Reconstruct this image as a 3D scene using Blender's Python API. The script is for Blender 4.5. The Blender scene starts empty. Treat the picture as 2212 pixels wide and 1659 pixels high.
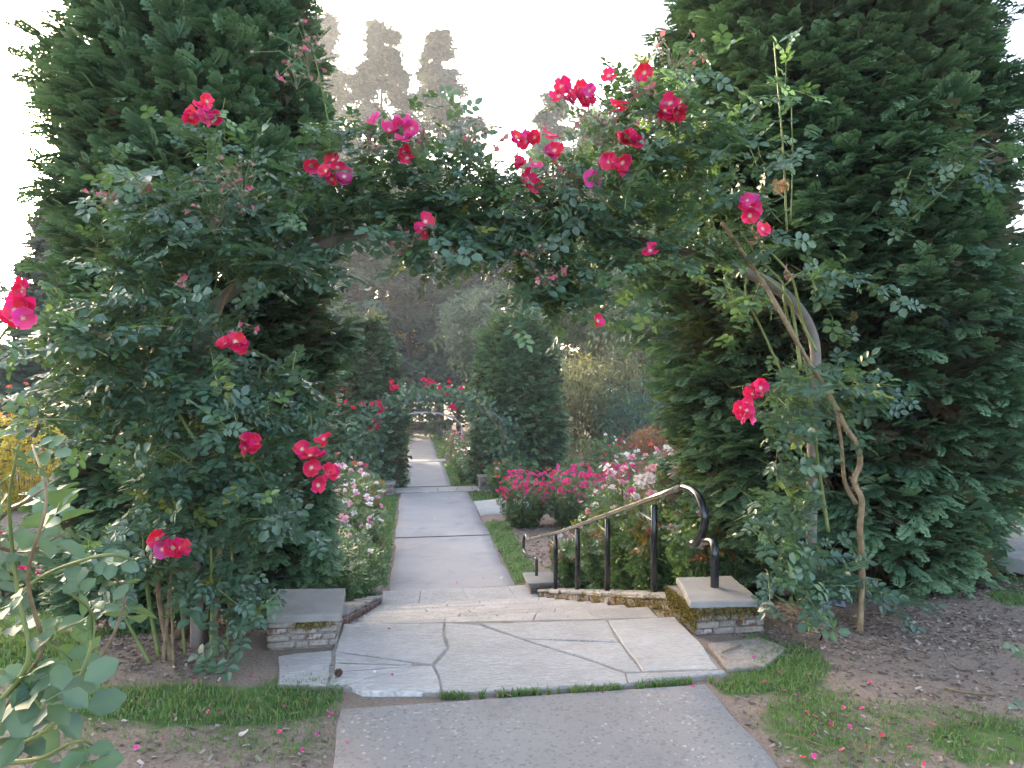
import bpy, math, random
import numpy as np
from math import sin, cos, tan, pi, radians, atan2, sqrt

# ------------------------------------------------------------------ camera, sky, sun, exposure
S = bpy.context.scene
COL = S.collection
YAW, PITCH, FPX, H = radians(8.25), radians(-0.34), 683.0, 1.64
cam_d = bpy.data.cameras.new('camera'); cam = bpy.data.objects.new('camera', cam_d); COL.objects.link(cam)
cam_d.sensor_width = 36.0; cam_d.lens = FPX / 1024 * 36; cam_d.clip_start = 0.05; cam_d.clip_end = 3000
cam.location = (0, 0, H); cam.rotation_euler = (pi / 2 + PITCH, 0, -YAW)
S.camera = cam
SUN_EL, SUN_AZ = radians(8.0), radians(-27.0)      # azimuth measured from +y towards +x
w = bpy.data.worlds.new('World'); S.world = w; w.use_nodes = True
nt = w.node_tree; bg = nt.nodes['Background']
sky = nt.nodes.new('ShaderNodeTexSky'); sky.sky_type = 'NISHITA'; sky.sun_disc = False
sky.sun_elevation = SUN_EL; sky.sun_rotation = SUN_AZ; sky.air_density = 0.6; sky.dust_density = 4.0; sky.ozone_density = 0.3
nt.links.new(sky.outputs[0], bg.inputs[0]); bg.inputs[1].default_value = 0.15
sun_d = bpy.data.lights.new('sun', 'SUN'); sun = bpy.data.objects.new('sun', sun_d); COL.objects.link(sun)
sun_d.energy = 3.0; sun_d.angle = radians(0.5); sun_d.color = (1.0, 0.84, 0.66)
from mathutils import Vector, Matrix
sdir = Vector((sin(SUN_AZ) * cos(SUN_EL), cos(SUN_AZ) * cos(SUN_EL), sin(SUN_EL)))
sun.rotation_euler = sdir.to_track_quat('Z', 'Y').to_euler(); sun.location = (0, 0, 30)
S.view_settings.view_transform = 'Standard'; S.view_settings.look = 'None'
S.view_settings.exposure = 3.65; S.view_settings.gamma = 1.0
S.render.engine = 'CYCLES'
S.cycles.max_bounces = 6; S.cycles.diffuse_bounces = 3; S.cycles.glossy_bounces = 2
S.cycles.transmission_bounces = 4; S.cycles.volume_bounces = 0; S.cycles.transparent_max_bounces = 8

# ------------------------------------------------------------------ picture <-> place
FW = np.array([sin(YAW) * cos(PITCH), cos(YAW) * cos(PITCH), sin(PITCH)])
RT = np.array([cos(YAW), -sin(YAW), 0.0])
UP = np.cross(RT, FW)
EYE = np.array([0, 0, H])
K = 1024 / 2212.0
def ray(u, v):
    return FW + RT * ((u * K - 512) / FPX) - UP * ((v * K - 384) / FPX)
def at_y(u, v, Y):
    d = ray(u, v); return EYE + d * (Y / d[1])
def at_z(u, v, Z):
    d = ray(u, v); return EYE + d * ((Z - H) / d[2])
def at_x(u, v, X):
    d = ray(u, v); return EYE + d * (X / d[0])
def proj(P):
    q = np.asarray(P) - EYE
    z = q @ FW; z = np.where(np.abs(z) < 1e-4, 1e-4, z)
    return ((q @ RT) / z * FPX + 512) / K, (384 - (q @ UP) / z * FPX) / K, z

# ------------------------------------------------------------------ mesh building
class Geo:
    def __init__(s): s.V = []; s.F = []; s.T = []; s.M = []; s.n = 0
    def add(s, V, F, tint=0.5, mat=0):
        V = np.asarray(V, dtype=np.float32).reshape(-1, 3); F = np.asarray(F, dtype=np.int64).reshape(-1, 3)
        s.V.append(V); s.F.append(F + s.n); s.n += len(V)
        t = np.broadcast_to(np.asarray(tint, dtype=np.float32), (len(V),)); s.T.append(t)
        s.M.append(np.full(len(F), mat, dtype=np.int32)); return s
    def mesh(s, name, mats, smooth=True):
        me = bpy.data.meshes.new(name)
        V = np.concatenate(s.V); F = np.concatenate(s.F).astype(np.int32)
        me.vertices.add(len(V)); me.vertices.foreach_set('co', V.ravel())
        me.loops.add(F.size); me.loops.foreach_set('vertex_index', F.ravel())
        me.polygons.add(len(F)); me.polygons.foreach_set('loop_start', np.arange(0, F.size, 3, dtype=np.int32))
        me.polygons.foreach_set('loop_total', np.full(len(F), 3, dtype=np.int32))
        me.polygons.foreach_set('material_index', np.concatenate(s.M))
        me.polygons.foreach_set('use_smooth', np.full(len(F), smooth))
        a = me.attributes.new('tint', 'FLOAT', 'POINT'); a.data.foreach_set('value', np.concatenate(s.T))
        for m in (mats if isinstance(mats, (list, tuple)) else [mats]): me.materials.append(m)
        me.update(calc_edges=True); return me
    def build(s, name, mats, parent=None, smooth=True, kind=None):
        return link(name, s.mesh(name, mats, smooth), parent, kind)
def link(name, me, parent=None, kind=None, loc=None, M=None):
    o = bpy.data.objects.new(name, me); COL.objects.link(o)
    if M is not None: o.matrix_local = M
    elif loc is not None: o.location = loc
    if parent is not None:
        o.parent = parent
        if M is None and loc is None: o.matrix_parent_inverse = Matrix.Translation(-Vector(parent.location))
    if kind: o['kind'] = kind
    return o
def thing(name, label, cat, loc=(0, 0, 0), group=None):
    o = bpy.data.objects.new(name, None); COL.objects.link(o); o.location = tuple(float(c) for c in loc)
    o.empty_display_size = 0.1
    return tag(o, label, cat, group)
def tag(o, label, cat, group=None):
    o['label'] = label; o['category'] = cat
    if group: o['group'] = group
    return o
def norm(a): return a / np.maximum(np.linalg.norm(a, axis=-1, keepdims=True), 1e-9)
def frames(d, n):
    x = norm(d); y = norm(np.cross(n, x)); z = np.cross(x, y)
    return np.stack([x, y, z], axis=-1)                      # N,3,3 columns x,y,z
def scatter(g, tv, tf, pos, R, s, tint, mat=0, ttint=None):
    tv = np.asarray(tv, float); tf = np.asarray(tf); N = len(pos)
    if N == 0: return
    s = np.broadcast_to(np.asarray(s, float), (N,))
    V = pos[:, None, :] + s[:, None, None] * np.einsum('nij,vj->nvi', R, tv)
    F = (tf[None] + (np.arange(N) * len(tv))[:, None, None]).reshape(-1, 3)
    T = np.repeat(np.broadcast_to(np.asarray(tint, float), (N,)), len(tv))
    if ttint is not None: T = T + np.tile(ttint, N)
    g.add(V.reshape(-1, 3), F, T, mat)
def tube(g, pts, r, n=6, mat=0, tint=0.5, cap=True):
    P = np.asarray(pts, float); m = len(P); r = np.broadcast_to(np.asarray(r, float), (m,))
    T = np.gradient(P, axis=0); T = norm(T)
    ref = np.array([0, 0, 1.0]) if abs(T[0][2]) < 0.9 else np.array([1.0, 0, 0])
    A = norm(np.cross(T[0], ref)); V = []
    for i in range(m):
        A = A - T[i] * (A @ T[i]); A = A / max(np.linalg.norm(A), 1e-9); B = np.cross(T[i], A)
        for k in range(n):
            a = 2 * pi * k / n; V.append(P[i] + r[i] * (cos(a) * A + sin(a) * B))
    F = []
    for i in range(m - 1):
        for k in range(n):
            a, b = i * n + k, i * n + (k + 1) % n; F += [(a, b, b + n), (a, b + n, a + n)]
    if cap:
        for base, rev in ((0, True), ((m - 1) * n, False)):
            for k in range(1, n - 1): F.append((base, base + k + 1, base + k) if rev else (base, base + k, base + k + 1))
    g.add(V, F, tint, mat)
def smooth_line(pts, n=8):
    P = np.asarray(pts, float); Q = np.vstack([2 * P[0] - P[1], P, 2 * P[-1] - P[-2]]); out = []
    for i in range(1, len(Q) - 2):
        p0, p1, p2, p3 = Q[i - 1:i + 3]
        for t in np.linspace(0, 1, n, endpoint=False):
            out.append(0.5 * (2 * p1 + (p2 - p0) * t + (2 * p0 - 5 * p1 + 4 * p2 - p3) * t * t + (3 * p1 - p0 - 3 * p2 + p3) * t ** 3))
    out.append(P[-1]); return np.array(out)
rng = np.random.default_rng(7)
def noise1(x, seed=0):                                        # cheap smooth noise, summed sines
    r = np.random.default_rng(seed); s = 0
    for k in range(5):
        s = s + sin_(x * (0.7 + 1.1 * k + r.random()) + r.random() * 6.28) / (1 + k)
    return s / 2.2
def sin_(a): return np.sin(a)
def noise2(x, y, f=1.0, seed=0):
    r = np.random.default_rng(seed); s = 0
    for k in range(7):
        a = r.random() * 6.28; fr = f * (0.6 + 0.45 * k)
        s = s + np.sin((x * cos(a) + y * sin(a)) * fr + r.random() * 6.28 + 1.3 * np.sin((x * sin(a * 2.1) - y * cos(a * 1.7)) * fr * .7 + r.random() * 6)) / (1 + .5 * k)
    return s / 2.6
def noise3(p, f=1.0, seed=0):
    r = np.random.default_rng(seed); s = 0
    for k in range(8):
        d = norm(r.normal(size=3)); e = norm(r.normal(size=3)); fr = f * (0.7 + .35 * k)
        s = s + np.sin(p @ d * fr + r.random() * 6.28 + 1.5 * np.sin(p @ e * fr * .8 + r.random() * 6)) / (1 + .3 * k)
    return s / 3.0

# ------------------------------------------------------------------ materials
def mat_new(name):
    m = bpy.data.materials.new(name); m.use_nodes = True; return m, m.node_tree, m.node_tree.nodes['Principled BSDF']
def N_(nt, t, **kw):
    n = nt.nodes.new(t)
    for k, v in kw.items(): setattr(n, k, v)
    return n
def ramp(nt, src, stops):
    r = N_(nt, 'ShaderNodeValToRGB'); e = r.color_ramp.elements
    while len(e) < len(stops): e.new(0.5)
    for i, (p, c) in enumerate(stops): e[i].position = p; e[i].color = (*c, 1)
    nt.links.new(src, r.inputs[0]); return r.outputs[0]
def mixc(nt, fac, a, b, mode='MIX'):
    m = N_(nt, 'ShaderNodeMix', data_type='RGBA', blend_type=mode)
    for i, v in ((0, fac), (6, a), (7, b)):
        if isinstance(v, (int, float)): m.inputs[i].default_value = v
        elif isinstance(v, tuple): m.inputs[i].default_value = (*v, 1)
        else: nt.links.new(v, m.inputs[i])
    return m.outputs[2]
def noise_n(nt, scale, detail=4, rough=.6, coord='Object', dist=0):
    tc = N_(nt, 'ShaderNodeTexCoord'); n = N_(nt, 'ShaderNodeTexNoise')
    n.inputs['Scale'].default_value = scale; n.inputs['Detail'].default_value = detail
    n.inputs['Roughness'].default_value = rough; n.inputs['Distortion'].default_value = dist
    nt.links.new(tc.outputs[coord], n.inputs['Vector']); return n.outputs['Fac']
def leaf_mat(name, stops, rough=.5, transl=.3, tcol=(.25, .4, .05), spec=.5, patch=.0, obj_random=False):
    m, nt, b = mat_new(name)
    a = N_(nt, 'ShaderNodeAttribute', attribute_name='tint')
    fac = a.outputs['Fac']
    if obj_random:
        oi = N_(nt, 'ShaderNodeObjectInfo'); ad = N_(nt, 'ShaderNodeMath', operation='MULTIPLY_ADD')
        nt.links.new(oi.outputs['Random'], ad.inputs[0]); ad.inputs[1].default_value = .5; nt.links.new(fac, ad.inputs[2])
        sb = N_(nt, 'ShaderNodeMath', operation='SUBTRACT'); nt.links.new(ad.outputs[0], sb.inputs[0]); sb.inputs[1].default_value = .25
        fac = sb.outputs[0]
    c = ramp(nt, fac, stops)
    if patch:
        n = noise_n(nt, 1.3, 3); c = mixc(nt, ramp(nt, n, [(.35, (0, 0, 0)), (.7, (patch,) * 3)]), c, mixc(nt, .5, c, (.10, .09, .03)))
    nt.links.new(c, b.inputs['Base Color']); b.inputs['Roughness'].default_value = rough
    b.inputs['Specular IOR Level'].default_value = spec
    t = N_(nt, 'ShaderNodeBsdfTranslucent'); tc = mixc(nt, .55, c, tcol); nt.links.new(tc, t.inputs[0])
    mx = N_(nt, 'ShaderNodeMixShader'); mx.inputs[0].default_value = transl
    nt.links.new(b.outputs[0], mx.inputs[1]); nt.links.new(t.outputs[0], mx.inputs[2])
    nt.links.new(mx.outputs[0], nt.nodes['Material Output'].inputs[0]); return m
def rough_mat(name, stops, scale=8, rough=.85, bump=.3, bscale=60, bdist=.01, coord='Object', spots=None, spec=.3, detail=6):
    m, nt, b = mat_new(name)
    n = noise_n(nt, scale, detail, .65, coord); c = ramp(nt, n, stops)
    oi = N_(nt, 'ShaderNodeObjectInfo'); mr = N_(nt, 'ShaderNodeMapRange')
    nt.links.new(oi.outputs['Random'], mr.inputs[0]); mr.inputs[3].default_value = .82; mr.inputs[4].default_value = 1.12
    c = mixc(nt, 1.0, c, mr.outputs[0], 'MULTIPLY')
    if spots:
        sc, lo, hi, col = spots
        n2 = noise_n(nt, sc, 5, .7, coord); c = mixc(nt, ramp(nt, n2, [(lo, (0, 0, 0)), (hi, (1, 1, 1))]), c, col)
    nt.links.new(c, b.inputs['Base Color']); b.inputs['Roughness'].default_value = rough; b.inputs['Specular IOR Level'].default_value = spec
    n3 = noise_n(nt, bscale, 6, .7, coord); bp = N_(nt, 'ShaderNodeBump'); bp.inputs['Strength'].default_value = bump; bp.inputs['Distance'].default_value = bdist
    nt.links.new(n3, bp.inputs['Height']); nt.links.new(bp.outputs[0], b.inputs['Normal']); return m
MT = {}
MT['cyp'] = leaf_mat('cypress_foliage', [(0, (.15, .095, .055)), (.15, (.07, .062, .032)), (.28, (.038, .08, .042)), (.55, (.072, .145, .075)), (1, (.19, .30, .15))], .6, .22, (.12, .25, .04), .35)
MT['rose_leaf'] = leaf_mat('rose_leaves', [(0, (.12, .06, .025)), (.06, (.045, .08, .045)), (.35, (.052, .10, .07)), (.75, (.085, .15, .09)), (.92, (.14, .23, .07)), (1, (.30, .28, .05))], .34, .28, (.22, .40, .05), .6)
MT['rose_leaf_obj'] = leaf_mat('rose_leaf_single', [(0, (.045, .085, .05)), (.35, (.052, .105, .073)), (.8, (.085, .15, .092)), (1, (.13, .22, .07))], .32, .28, (.22, .40, .05), .6, obj_random=True)
MT['big_leaf'] = leaf_mat('large_rose_leaf', [(0, (.05, .09, .055)), (.5, (.08, .135, .085)), (1, (.11, .18, .075))], .42, .22, (.25, .45, .06), .5, obj_random=True)
MT['bed_leaf'] = leaf_mat('bed_rose_leaves', [(0, (.30, .06, .015)), (.1, (.16, .07, .02)), (.16, (.045, .09, .03)), (.5, (.07, .14, .055)), (.85, (.12, .21, .07)), (1, (.20, .27, .07))], .38, .3, (.25, .42, .06), .55)
MT['red_leaf'] = leaf_mat('reddish_young_leaves', [(0, (.30, .04, .02)), (.5, (.38, .09, .03)), (1, (.10, .10, .03))], .4, .35, (.55, .15, .03), .5)
MT['conifer'] = leaf_mat('conifer_needles', [(0, (.12, .08, .04)), (.25, (.042, .072, .042)), (.7, (.068, .118, .062)), (1, (.11, .14, .07))], .65, .08, (.25, .28, .08), .25)
MT['broad'] = leaf_mat('broadleaf_foliage', [(0, (.045, .085, .055)), (.5, (.068, .118, .078)), (1, (.12, .17, .085))], .5, .22, (.3, .38, .08), .4)
MT['olive'] = leaf_mat('olive_foliage', [(0, (.06, .075, .035)), (.5, (.11, .13, .065)), (1, (.18, .18, .08))], .55, .22, (.4, .36, .08), .35)
MT['blue'] = leaf_mat('bluish_foliage', [(0, (.05, .10, .075)), (.5, (.085, .16, .12)), (1, (.14, .22, .15))], .6, .25, (.2, .4, .15), .3)
MT['rust'] = leaf_mat('rusty_foliage', [(0, (.13, .05, .03)), (.5, (.20, .08, .045)), (1, (.28, .15, .06))], .6, .3, (.5, .2, .05), .3)
MT['yellow'] = leaf_mat('yellow_foliage', [(0, (.25, .22, .04)), (.6, (.55, .42, .05)), (1, (.7, .55, .08))], .5, .4, (.9, .7, .05), .3)
MT['grass'] = leaf_mat('grass_blades', [(0, (.26, .20, .11)), (.25, (.12, .15, .06)), (.6, (.075, .15, .05)), (1, (.15, .24, .08))], .5, .35, (.2, .4, .05), .4)
MT['bark'] = rough_mat('bark', [(.3, (.07, .045, .032)), (.7, (.16, .10, .07))], 14, .9, .8, 40)
MT['cane_green'] = rough_mat('green_cane', [(.3, (.10, .14, .035)), (.7, (.20, .22, .07))], 10, .5, .2, 60)
MT['cane_brown'] = rough_mat('woody_cane', [(.3, (.13, .085, .045)), (.7, (.30, .22, .13))], 18, .75, .6, 70)
m, nt_, b = mat_new('flagstone')
n1 = noise_n(nt_, 2.6, 8, .62); c = ramp(nt_, n1, [(.25, (.38, .355, .335)), (.5, (.49, .463, .445)), (.75, (.57, .545, .525))])
tc_ = N_(nt_, 'ShaderNodeTexCoord'); mp = N_(nt_, 'ShaderNodeMapping'); mp.inputs['Scale'].default_value = (14, 60, 14); mp.inputs['Rotation'].default_value = (0, 0, .5); nt_.links.new(tc_.outputs['Object'], mp.inputs[0])
n2 = N_(nt_, 'ShaderNodeTexNoise'); n2.inputs['Scale'].default_value = 1.0; n2.inputs['Detail'].default_value = 7; n2.inputs['Distortion'].default_value = 1.5; nt_.links.new(mp.outputs[0], n2.inputs['Vector'])
c = mixc(nt_, ramp(nt_, n2.outputs['Fac'], [(.42, (.35,) * 3), (.6, (0, 0, 0))]), c, (.25, .225, .21))
n3 = noise_n(nt_, 5.5, 6, .75); c = mixc(nt_, ramp(nt_, n3, [(.62, (0, 0, 0)), (.74, (.7,) * 3)]), c, (.20, .175, .15))
oi = N_(nt_, 'ShaderNodeObjectInfo'); mr = N_(nt_, 'ShaderNodeMapRange'); nt_.links.new(oi.outputs['Random'], mr.inputs[0]); mr.inputs[3].default_value = .86; mr.inputs[4].default_value = 1.1; c = mixc(nt_, 1.0, c, mr.outputs[0], 'MULTIPLY')
nt_.links.new(c, b.inputs['Base Color']); b.inputs['Roughness'].default_value = .55; b.inputs['Specular IOR Level'].default_value = .4
bp = N_(nt_, 'ShaderNodeBump'); bp.inputs['Strength'].default_value = 1.0; bp.inputs['Distance'].default_value = .03; nt_.links.new(n2.outputs['Fac'], bp.inputs['Height']); nt_.links.new(bp.outputs[0], b.inputs['Normal']); MT['flag'] = m
MT['cap'] = rough_mat('cap_stone', [(.25, (.19, .176, .162)), (.75, (.29, .273, .255))], 6, .75, .35, 50, .008, spots=(3, .6, .75, (.22, .20, .17)))
MT['joint'] = rough_mat('joint_mortar', [(.3, (.20, .175, .15)), (.7, (.34, .31, .28))], 12, .95, .7, 60, spots=(3, .58, .66, (.09, .08, .045)))
MT['mortar'] = rough_mat('mortar', [(.3, (.14, .12, .10)), (.7, (.30, .27, .23))], 20, .95, .7, 60)
MT['redstone'] = rough_mat('reddish_stone', [(.3, (.10, .045, .035)), (.7, (.21, .11, .085))], 25, .9, .6, 60, spots=(18, .5, .6, (.34, .31, .29)))
MT['greystone'] = rough_mat('grey_stone', [(.3, (.17, .14, .115)), (.7, (.33, .29, .26))], 20, .9, .6, 60, spots=(14, .58, .68, (.16, .10, .06)))
MT['moss'] = leaf_mat('moss', [(0, (.07, .045, .02)), (.5, (.17, .125, .035)), (1, (.30, .24, .06))], .9, .2, (.4, .35, .05), .1)
MT['pipe'] = rough_mat('arch_pipe', [(.3, (.17, .135, .12)), (.7, (.27, .225, .20))], 7, .6, .2, 50)
MT['greypipe'] = rough_mat('grey_metal', [(.3, (.28, .29, .30)), (.7, (.36, .37, .38))], 7, .5, .1, 50)
m, nt_, b = mat_new('black_painted_metal'); b.inputs['Base Color'].default_value = (.012, .013, .016, 1); b.inputs['Roughness'].default_value = .22; b.inputs['Specular IOR Level'].default_value = .7; MT['black'] = m
m, nt_, b = mat_new('worn_rail_metal'); n = noise_n(nt_, 30, 4); c = ramp(nt_, n, [(.35, (.20, .17, .13)), (.65, (.42, .38, .32))]); nt_.links.new(c, b.inputs['Base Color']); b.inputs['Roughness'].default_value = .25; b.inputs['Metallic'].default_value = .8; MT['rail'] = m
def petal_mat(name, inner, outer, edge, transl=.3):
    m, nt, b = mat_new(name); a = N_(nt, 'ShaderNodeAttribute', attribute_name='tint')
    c = ramp(nt, a.outputs['Fac'], [(.06, inner), (.26, outer), (.8, outer), (1, edge)])
    oi = N_(nt, 'ShaderNodeObjectInfo'); hs = N_(nt, 'ShaderNodeHueSaturation'); mr = N_(nt, 'ShaderNodeMapRange')
    nt.links.new(oi.outputs['Random'], mr.inputs[0]); mr.inputs[3].default_value = .475; mr.inputs[4].default_value = .51
    nt.links.new(mr.outputs[0], hs.inputs['Hue']); nt.links.new(c, hs.inputs['Color']); hs.inputs['Value'].default_value = 1
    c = hs.outputs[0]
    nt.links.new(c, b.inputs['Base Color']); b.inputs['Roughness'].default_value = .55
    t = N_(nt, 'ShaderNodeBsdfTranslucent'); nt.links.new(c, t.inputs[0]); mx = N_(nt, 'ShaderNodeMixShader'); mx.inputs[0].default_value = transl
    nt.links.new(b.outputs[0], mx.inputs[1]); nt.links.new(t.outputs[0], mx.inputs[2]); nt.links.new(mx.outputs[0], nt.nodes['Material Output'].inputs[0]); return m
MT['petal_red'] = petal_mat('crimson_petal', (.75, .55, .55), (.68, .010, .065), (.78, .03, .13))
MT['petal_hot'] = petal_mat('hot_pink_petal', (.8, .25, .4), (.70, .04, .20), (.80, .10, .32))
MT['petal_mag'] = petal_mat('faded_magenta_petal', (.7, .4, .5), (.45, .03, .16), (.50, .12, .28))
MT['petal_pink'] = petal_mat('pale_pink_petal', (.75, .40, .42), (.72, .36, .43), (.78, .52, .58))
MT['petal_white'] = petal_mat('white_petal', (.74, .62, .58), (.78, .70, .68), (.80, .74, .73))
MT['petal_orange'] = petal_mat('orange_petal', (.8, .4, .05), (.75, .16, .04), (.8, .25, .06))
MT['petal_yellow'] = petal_mat('yellow_petal', (.8, .45, .05), (.80, .50, .08), (.8, .6, .2))
m, nt_, b = mat_new('stamens'); b.inputs['Base Color'].default_value = (.75, .6, .3, 1); b.inputs['Roughness'].default_value = .8; MT['stamen'] = m
MT['spent'] = leaf_mat('spent_blooms', [(0, (.22, .26, .14)), (.5, (.36, .32, .22)), (.7, (.42, .22, .18)), (1, (.55, .06, .17))], .7, .25, (.4, .3, .15), .3)
MT['dry'] = leaf_mat('dry_leaf', [(0, (.22, .11, .05)), (1, (.45, .28, .15))], .7, .25, (.5, .3, .1), .3)
MT['chips'] = leaf_mat('bark_chips', [(0, (.08, .055, .045)), (.35, (.16, .12, .10)), (.7, (.27, .21, .175)), (1, (.48, .42, .38))], .9, .0, (.1, .1, .1), .1)
# asphalt
def asphalt(name, lo, hi, speck=True):
    m, nt, b = mat_new(name)
    n = noise_n(nt, .9, 5, .6); c = ramp(nt, n, [(.3, lo), (.7, hi)])
    tc = N_(nt, 'ShaderNodeTexCoord'); v = N_(nt, 'ShaderNodeTexVoronoi'); v.inputs['Scale'].default_value = 75; nt.links.new(tc.outputs['Object'], v.inputs['Vector'])
    g = N_(nt, 'ShaderNodeSeparateColor'); nt.links.new(v.outputs['Color'], g.inputs[0])
    if speck:
        c = mixc(nt, ramp(nt, g.outputs[0], [(.0, (.6, .6, .6)), (.25, (0, 0, 0)), (1, (0, 0, 0))]), c, tuple(x * .6 for x in lo))
        n5 = noise_n(nt, 2.2, 3)
        c2 = mixc(nt, ramp(nt, g.outputs[1], [(.945, (0, 0, 0)), (.965, (1, 1, 1))]), c, (.40, .38, .355)); c = mixc(nt, ramp(nt, n5, [(.42, (0, 0, 0)), (.6, (.9,) * 3)]), c, c2)
    ns = noise_n(nt, 1.7, 9, .72, dist=.8); c = mixc(nt, ramp(nt, ns, [(.52, (0, 0, 0)), (.66, (.45,) * 3)]), c, tuple(x * .68 for x in lo))
    nr = noise_n(nt, .6, 6, .6); c = mixc(nt, ramp(nt, nr, [(.5, (0, 0, 0)), (.7, (.4,) * 3)]), c, (hi[0] * 1.12, hi[1] * 1.0, hi[2] * .93))
    nt.links.new(c, b.inputs['Base Color']); b.inputs['Roughness'].default_value = .8; b.inputs['Specular IOR Level'].default_value = .35
    n3 = noise_n(nt, 160, 4, .8); bp = N_(nt, 'ShaderNodeBump'); bp.inputs['Strength'].default_value = .5; bp.inputs['Distance'].default_value = .006
    nt.links.new(n3, bp.inputs['Height']); nt.links.new(bp.outputs[0], b.inputs['Normal']); return m
MT['asph'] = asphalt('worn_asphalt', (.22, .197, .182), (.275, .248, .23)); MT['asph2'] = asphalt('smooth_asphalt', (.27, .25, .243), (.35, .326, .316), False)
MT['concrete'] = rough_mat('concrete', [(.3, (.36, .34, .32)), (.7, (.46, .44, .42))], 4, .8, .2, 60)
# ground: bare soil and turf by a map attribute
m, nt_, b = mat_new('garden_soil')
n1 = noise_n(nt_, 3.0, 6, .7); n2 = noise_n(nt_, 60, 5, .75)
soil = mixc(nt_, ramp(nt_, n2, [(.35, (0, 0, 0)), (.68, (1, 1, 1))]), ramp(nt_, n1, [(.3, (.11, .078, .06)), (.7, (.205, .155, .122))]), (.275, .218, .175))
turf = ramp(nt_, n1, [(.3, (.05, .09, .03)), (.7, (.09, .15, .04))])
at = N_(nt_, 'ShaderNodeAttribute', attribute_name='tint')
n4 = noise_n(nt_, 9, 5, .7); md = N_(nt_, 'ShaderNodeMath', operation='MULTIPLY_ADD'); nt_.links.new(n4, md.inputs[0]); md.inputs[1].default_value = .8
nt_.links.new(at.outputs['Fac'], md.inputs[2])
nt_.links.new(mixc(nt_, ramp(nt_, md.outputs[0], [(.75, (0, 0, 0)), (1.0, (1, 1, 1))]), soil, turf), b.inputs['Base Color']); b.inputs['Roughness'].default_value = .95; b.inputs['Specular IOR Level'].default_value = .1
bp = N_(nt_, 'ShaderNodeBump'); bp.inputs['Strength'].default_value = .6; bp.inputs['Distance'].default_value = .012; nt_.links.new(n2, bp.inputs['Height']); nt_.links.new(bp.outputs[0], b.inputs['Normal'])
MT['soil'] = m

# ------------------------------------------------------------------ levels of the garden
LY = [(-400, 0), (4.6, 0), (10.0, -1.6), (20.6, -1.6), (28.3, -2.77), (38.6, -2.77), (42.8, -3.3), (75, -3.3), (2500, -3.3)]
def level(y): return np.interp(y, [a for a, _ in LY], [b for _, b in LY])
def side_w(x, y=0):
    r = np.clip((x - 3.8 - np.clip((y - 6), 0, 60) * .55) / 3.0, 0, 1); r = r * r * (3 - 2 * r); l = np.clip((-x - 3.0) / 4.0, 0, 1); l = l * l * (3 - 2 * l)
    return 1 - .85 * r - .45 * l
def ground(x, y):
    x = np.asarray(x, float); y = np.asarray(y, float)
    far = np.clip((y - 40) / 30, 0, 1); ww = side_w(x, y) * (1 - far) + far
    z = level(y) * ww + .018 * noise2(x, y, 2.3, 3) * np.clip(np.hypot(x, y) / 3, .3, 1)
    onp = (x > PL(y) - .12) & (x < PR(y) + .12) & (y < 70)
    z = np.where(onp, level(y) - .014, z)
    st = (x > -.75) & (x < 2.2) & (y > 4.5) & (y < 10.6); z = np.where(st, z - .32, z)
    st = (x > -1.1) & (x < 2.45) & (y > 3.55) & (y <= 4.5); z = np.where(st, -.02, z)
    st = (x > -.9) & (x < 2.4) & (((y > 19.9) & (y < 28.4)) | ((y > 37.3) & (y < 42.9))); z = np.where(st, z - .35, z)
    return z
def PL(y): return -.36 + .035 * noise1(np.asarray(y, float) * 2.2, 11)
def PR(y): return 1.56 + .045 * noise1(np.asarray(y, float) * 2.0, 12) + np.clip((np.asarray(y, float) - 9.5), 0, .8) * .02
def lines(a, b, s): return list(np.arange(a, b, s))
xs = np.array([-250, -180, -120, -80, -60, -45, -35, -28, -22, -18, -15, -13, -11, -9.5] + lines(-8, 9, .09) + [9.5, 11, 13, 16, 20, 26, 34, 45, 60, 80, 120, 180, 250])
ys = np.array([-100, -50, -25, -12, -7, -4] + lines(-2, 13, .09) + lines(13, 30, .3) + lines(30, 80, 1.5) + [85, 95, 110, 140, 200, 300, 400])
X, Y = np.meshgrid(xs, ys); Z = ground(X, Y)
nx, ny = len(xs), len(ys)
idx = np.arange(nx * ny).reshape(ny, nx); a, b_, c_, d_ = idx[:-1, :-1].ravel(), idx[:-1, 1:].ravel(), idx[1:, 1:].ravel(), idx[1:, :-1].ravel()
GP = np.stack([X.ravel(), Y.ravel(), Z.ravel()], 1)
# where turf grows: picture ellipses (u, v, ru, rv, density) on the upper level, boxes (x0,x1,y0,y1) elsewhere
TURF = [(430, 1520, 330, 48, 1), (660, 1488, 105, 40, 1), (260, 1590, 260, 55, .45), (560, 1590, 170, 70, .5), (1700, 1440, 92, 58, 1), (1600, 1478, 60, 22, .9), (1640, 1395, 42, 28, 1),
        (1750, 1560, 120, 85, .7), (1940, 1570, 260, 60, .55), (2130, 1600, 140, 65, .75), (1860, 1640, 180, 40, .55), (1620, 1450, 60, 30, .7), (150, 1300, 300, 45, 1), (60, 1400, 160, 60, .9), (2190, 1270, 60, 40, 1)]
BOX = [(1.62, 2.15, 10.7, 15.6, .8), (1.62, 2.6, 18.3, 19.9, 1), (-.85, -.38, 10.9, 19.9, .8), (1.62, 2.6, 28.5, 37, 1), (-.9, -.4, 28.5, 37, 1), (-14, -3.6, 5.2, 9, .9), (5.2, 14, 4, 16, .9), (1.6, 4, 43, 66, 1), (-1.5, -.4, 43, 66, 1), (-60, -12, 8, 60, .9), (10, 60, -10, 60, .9), (-60, 60, -60, -3, .8)]
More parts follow.
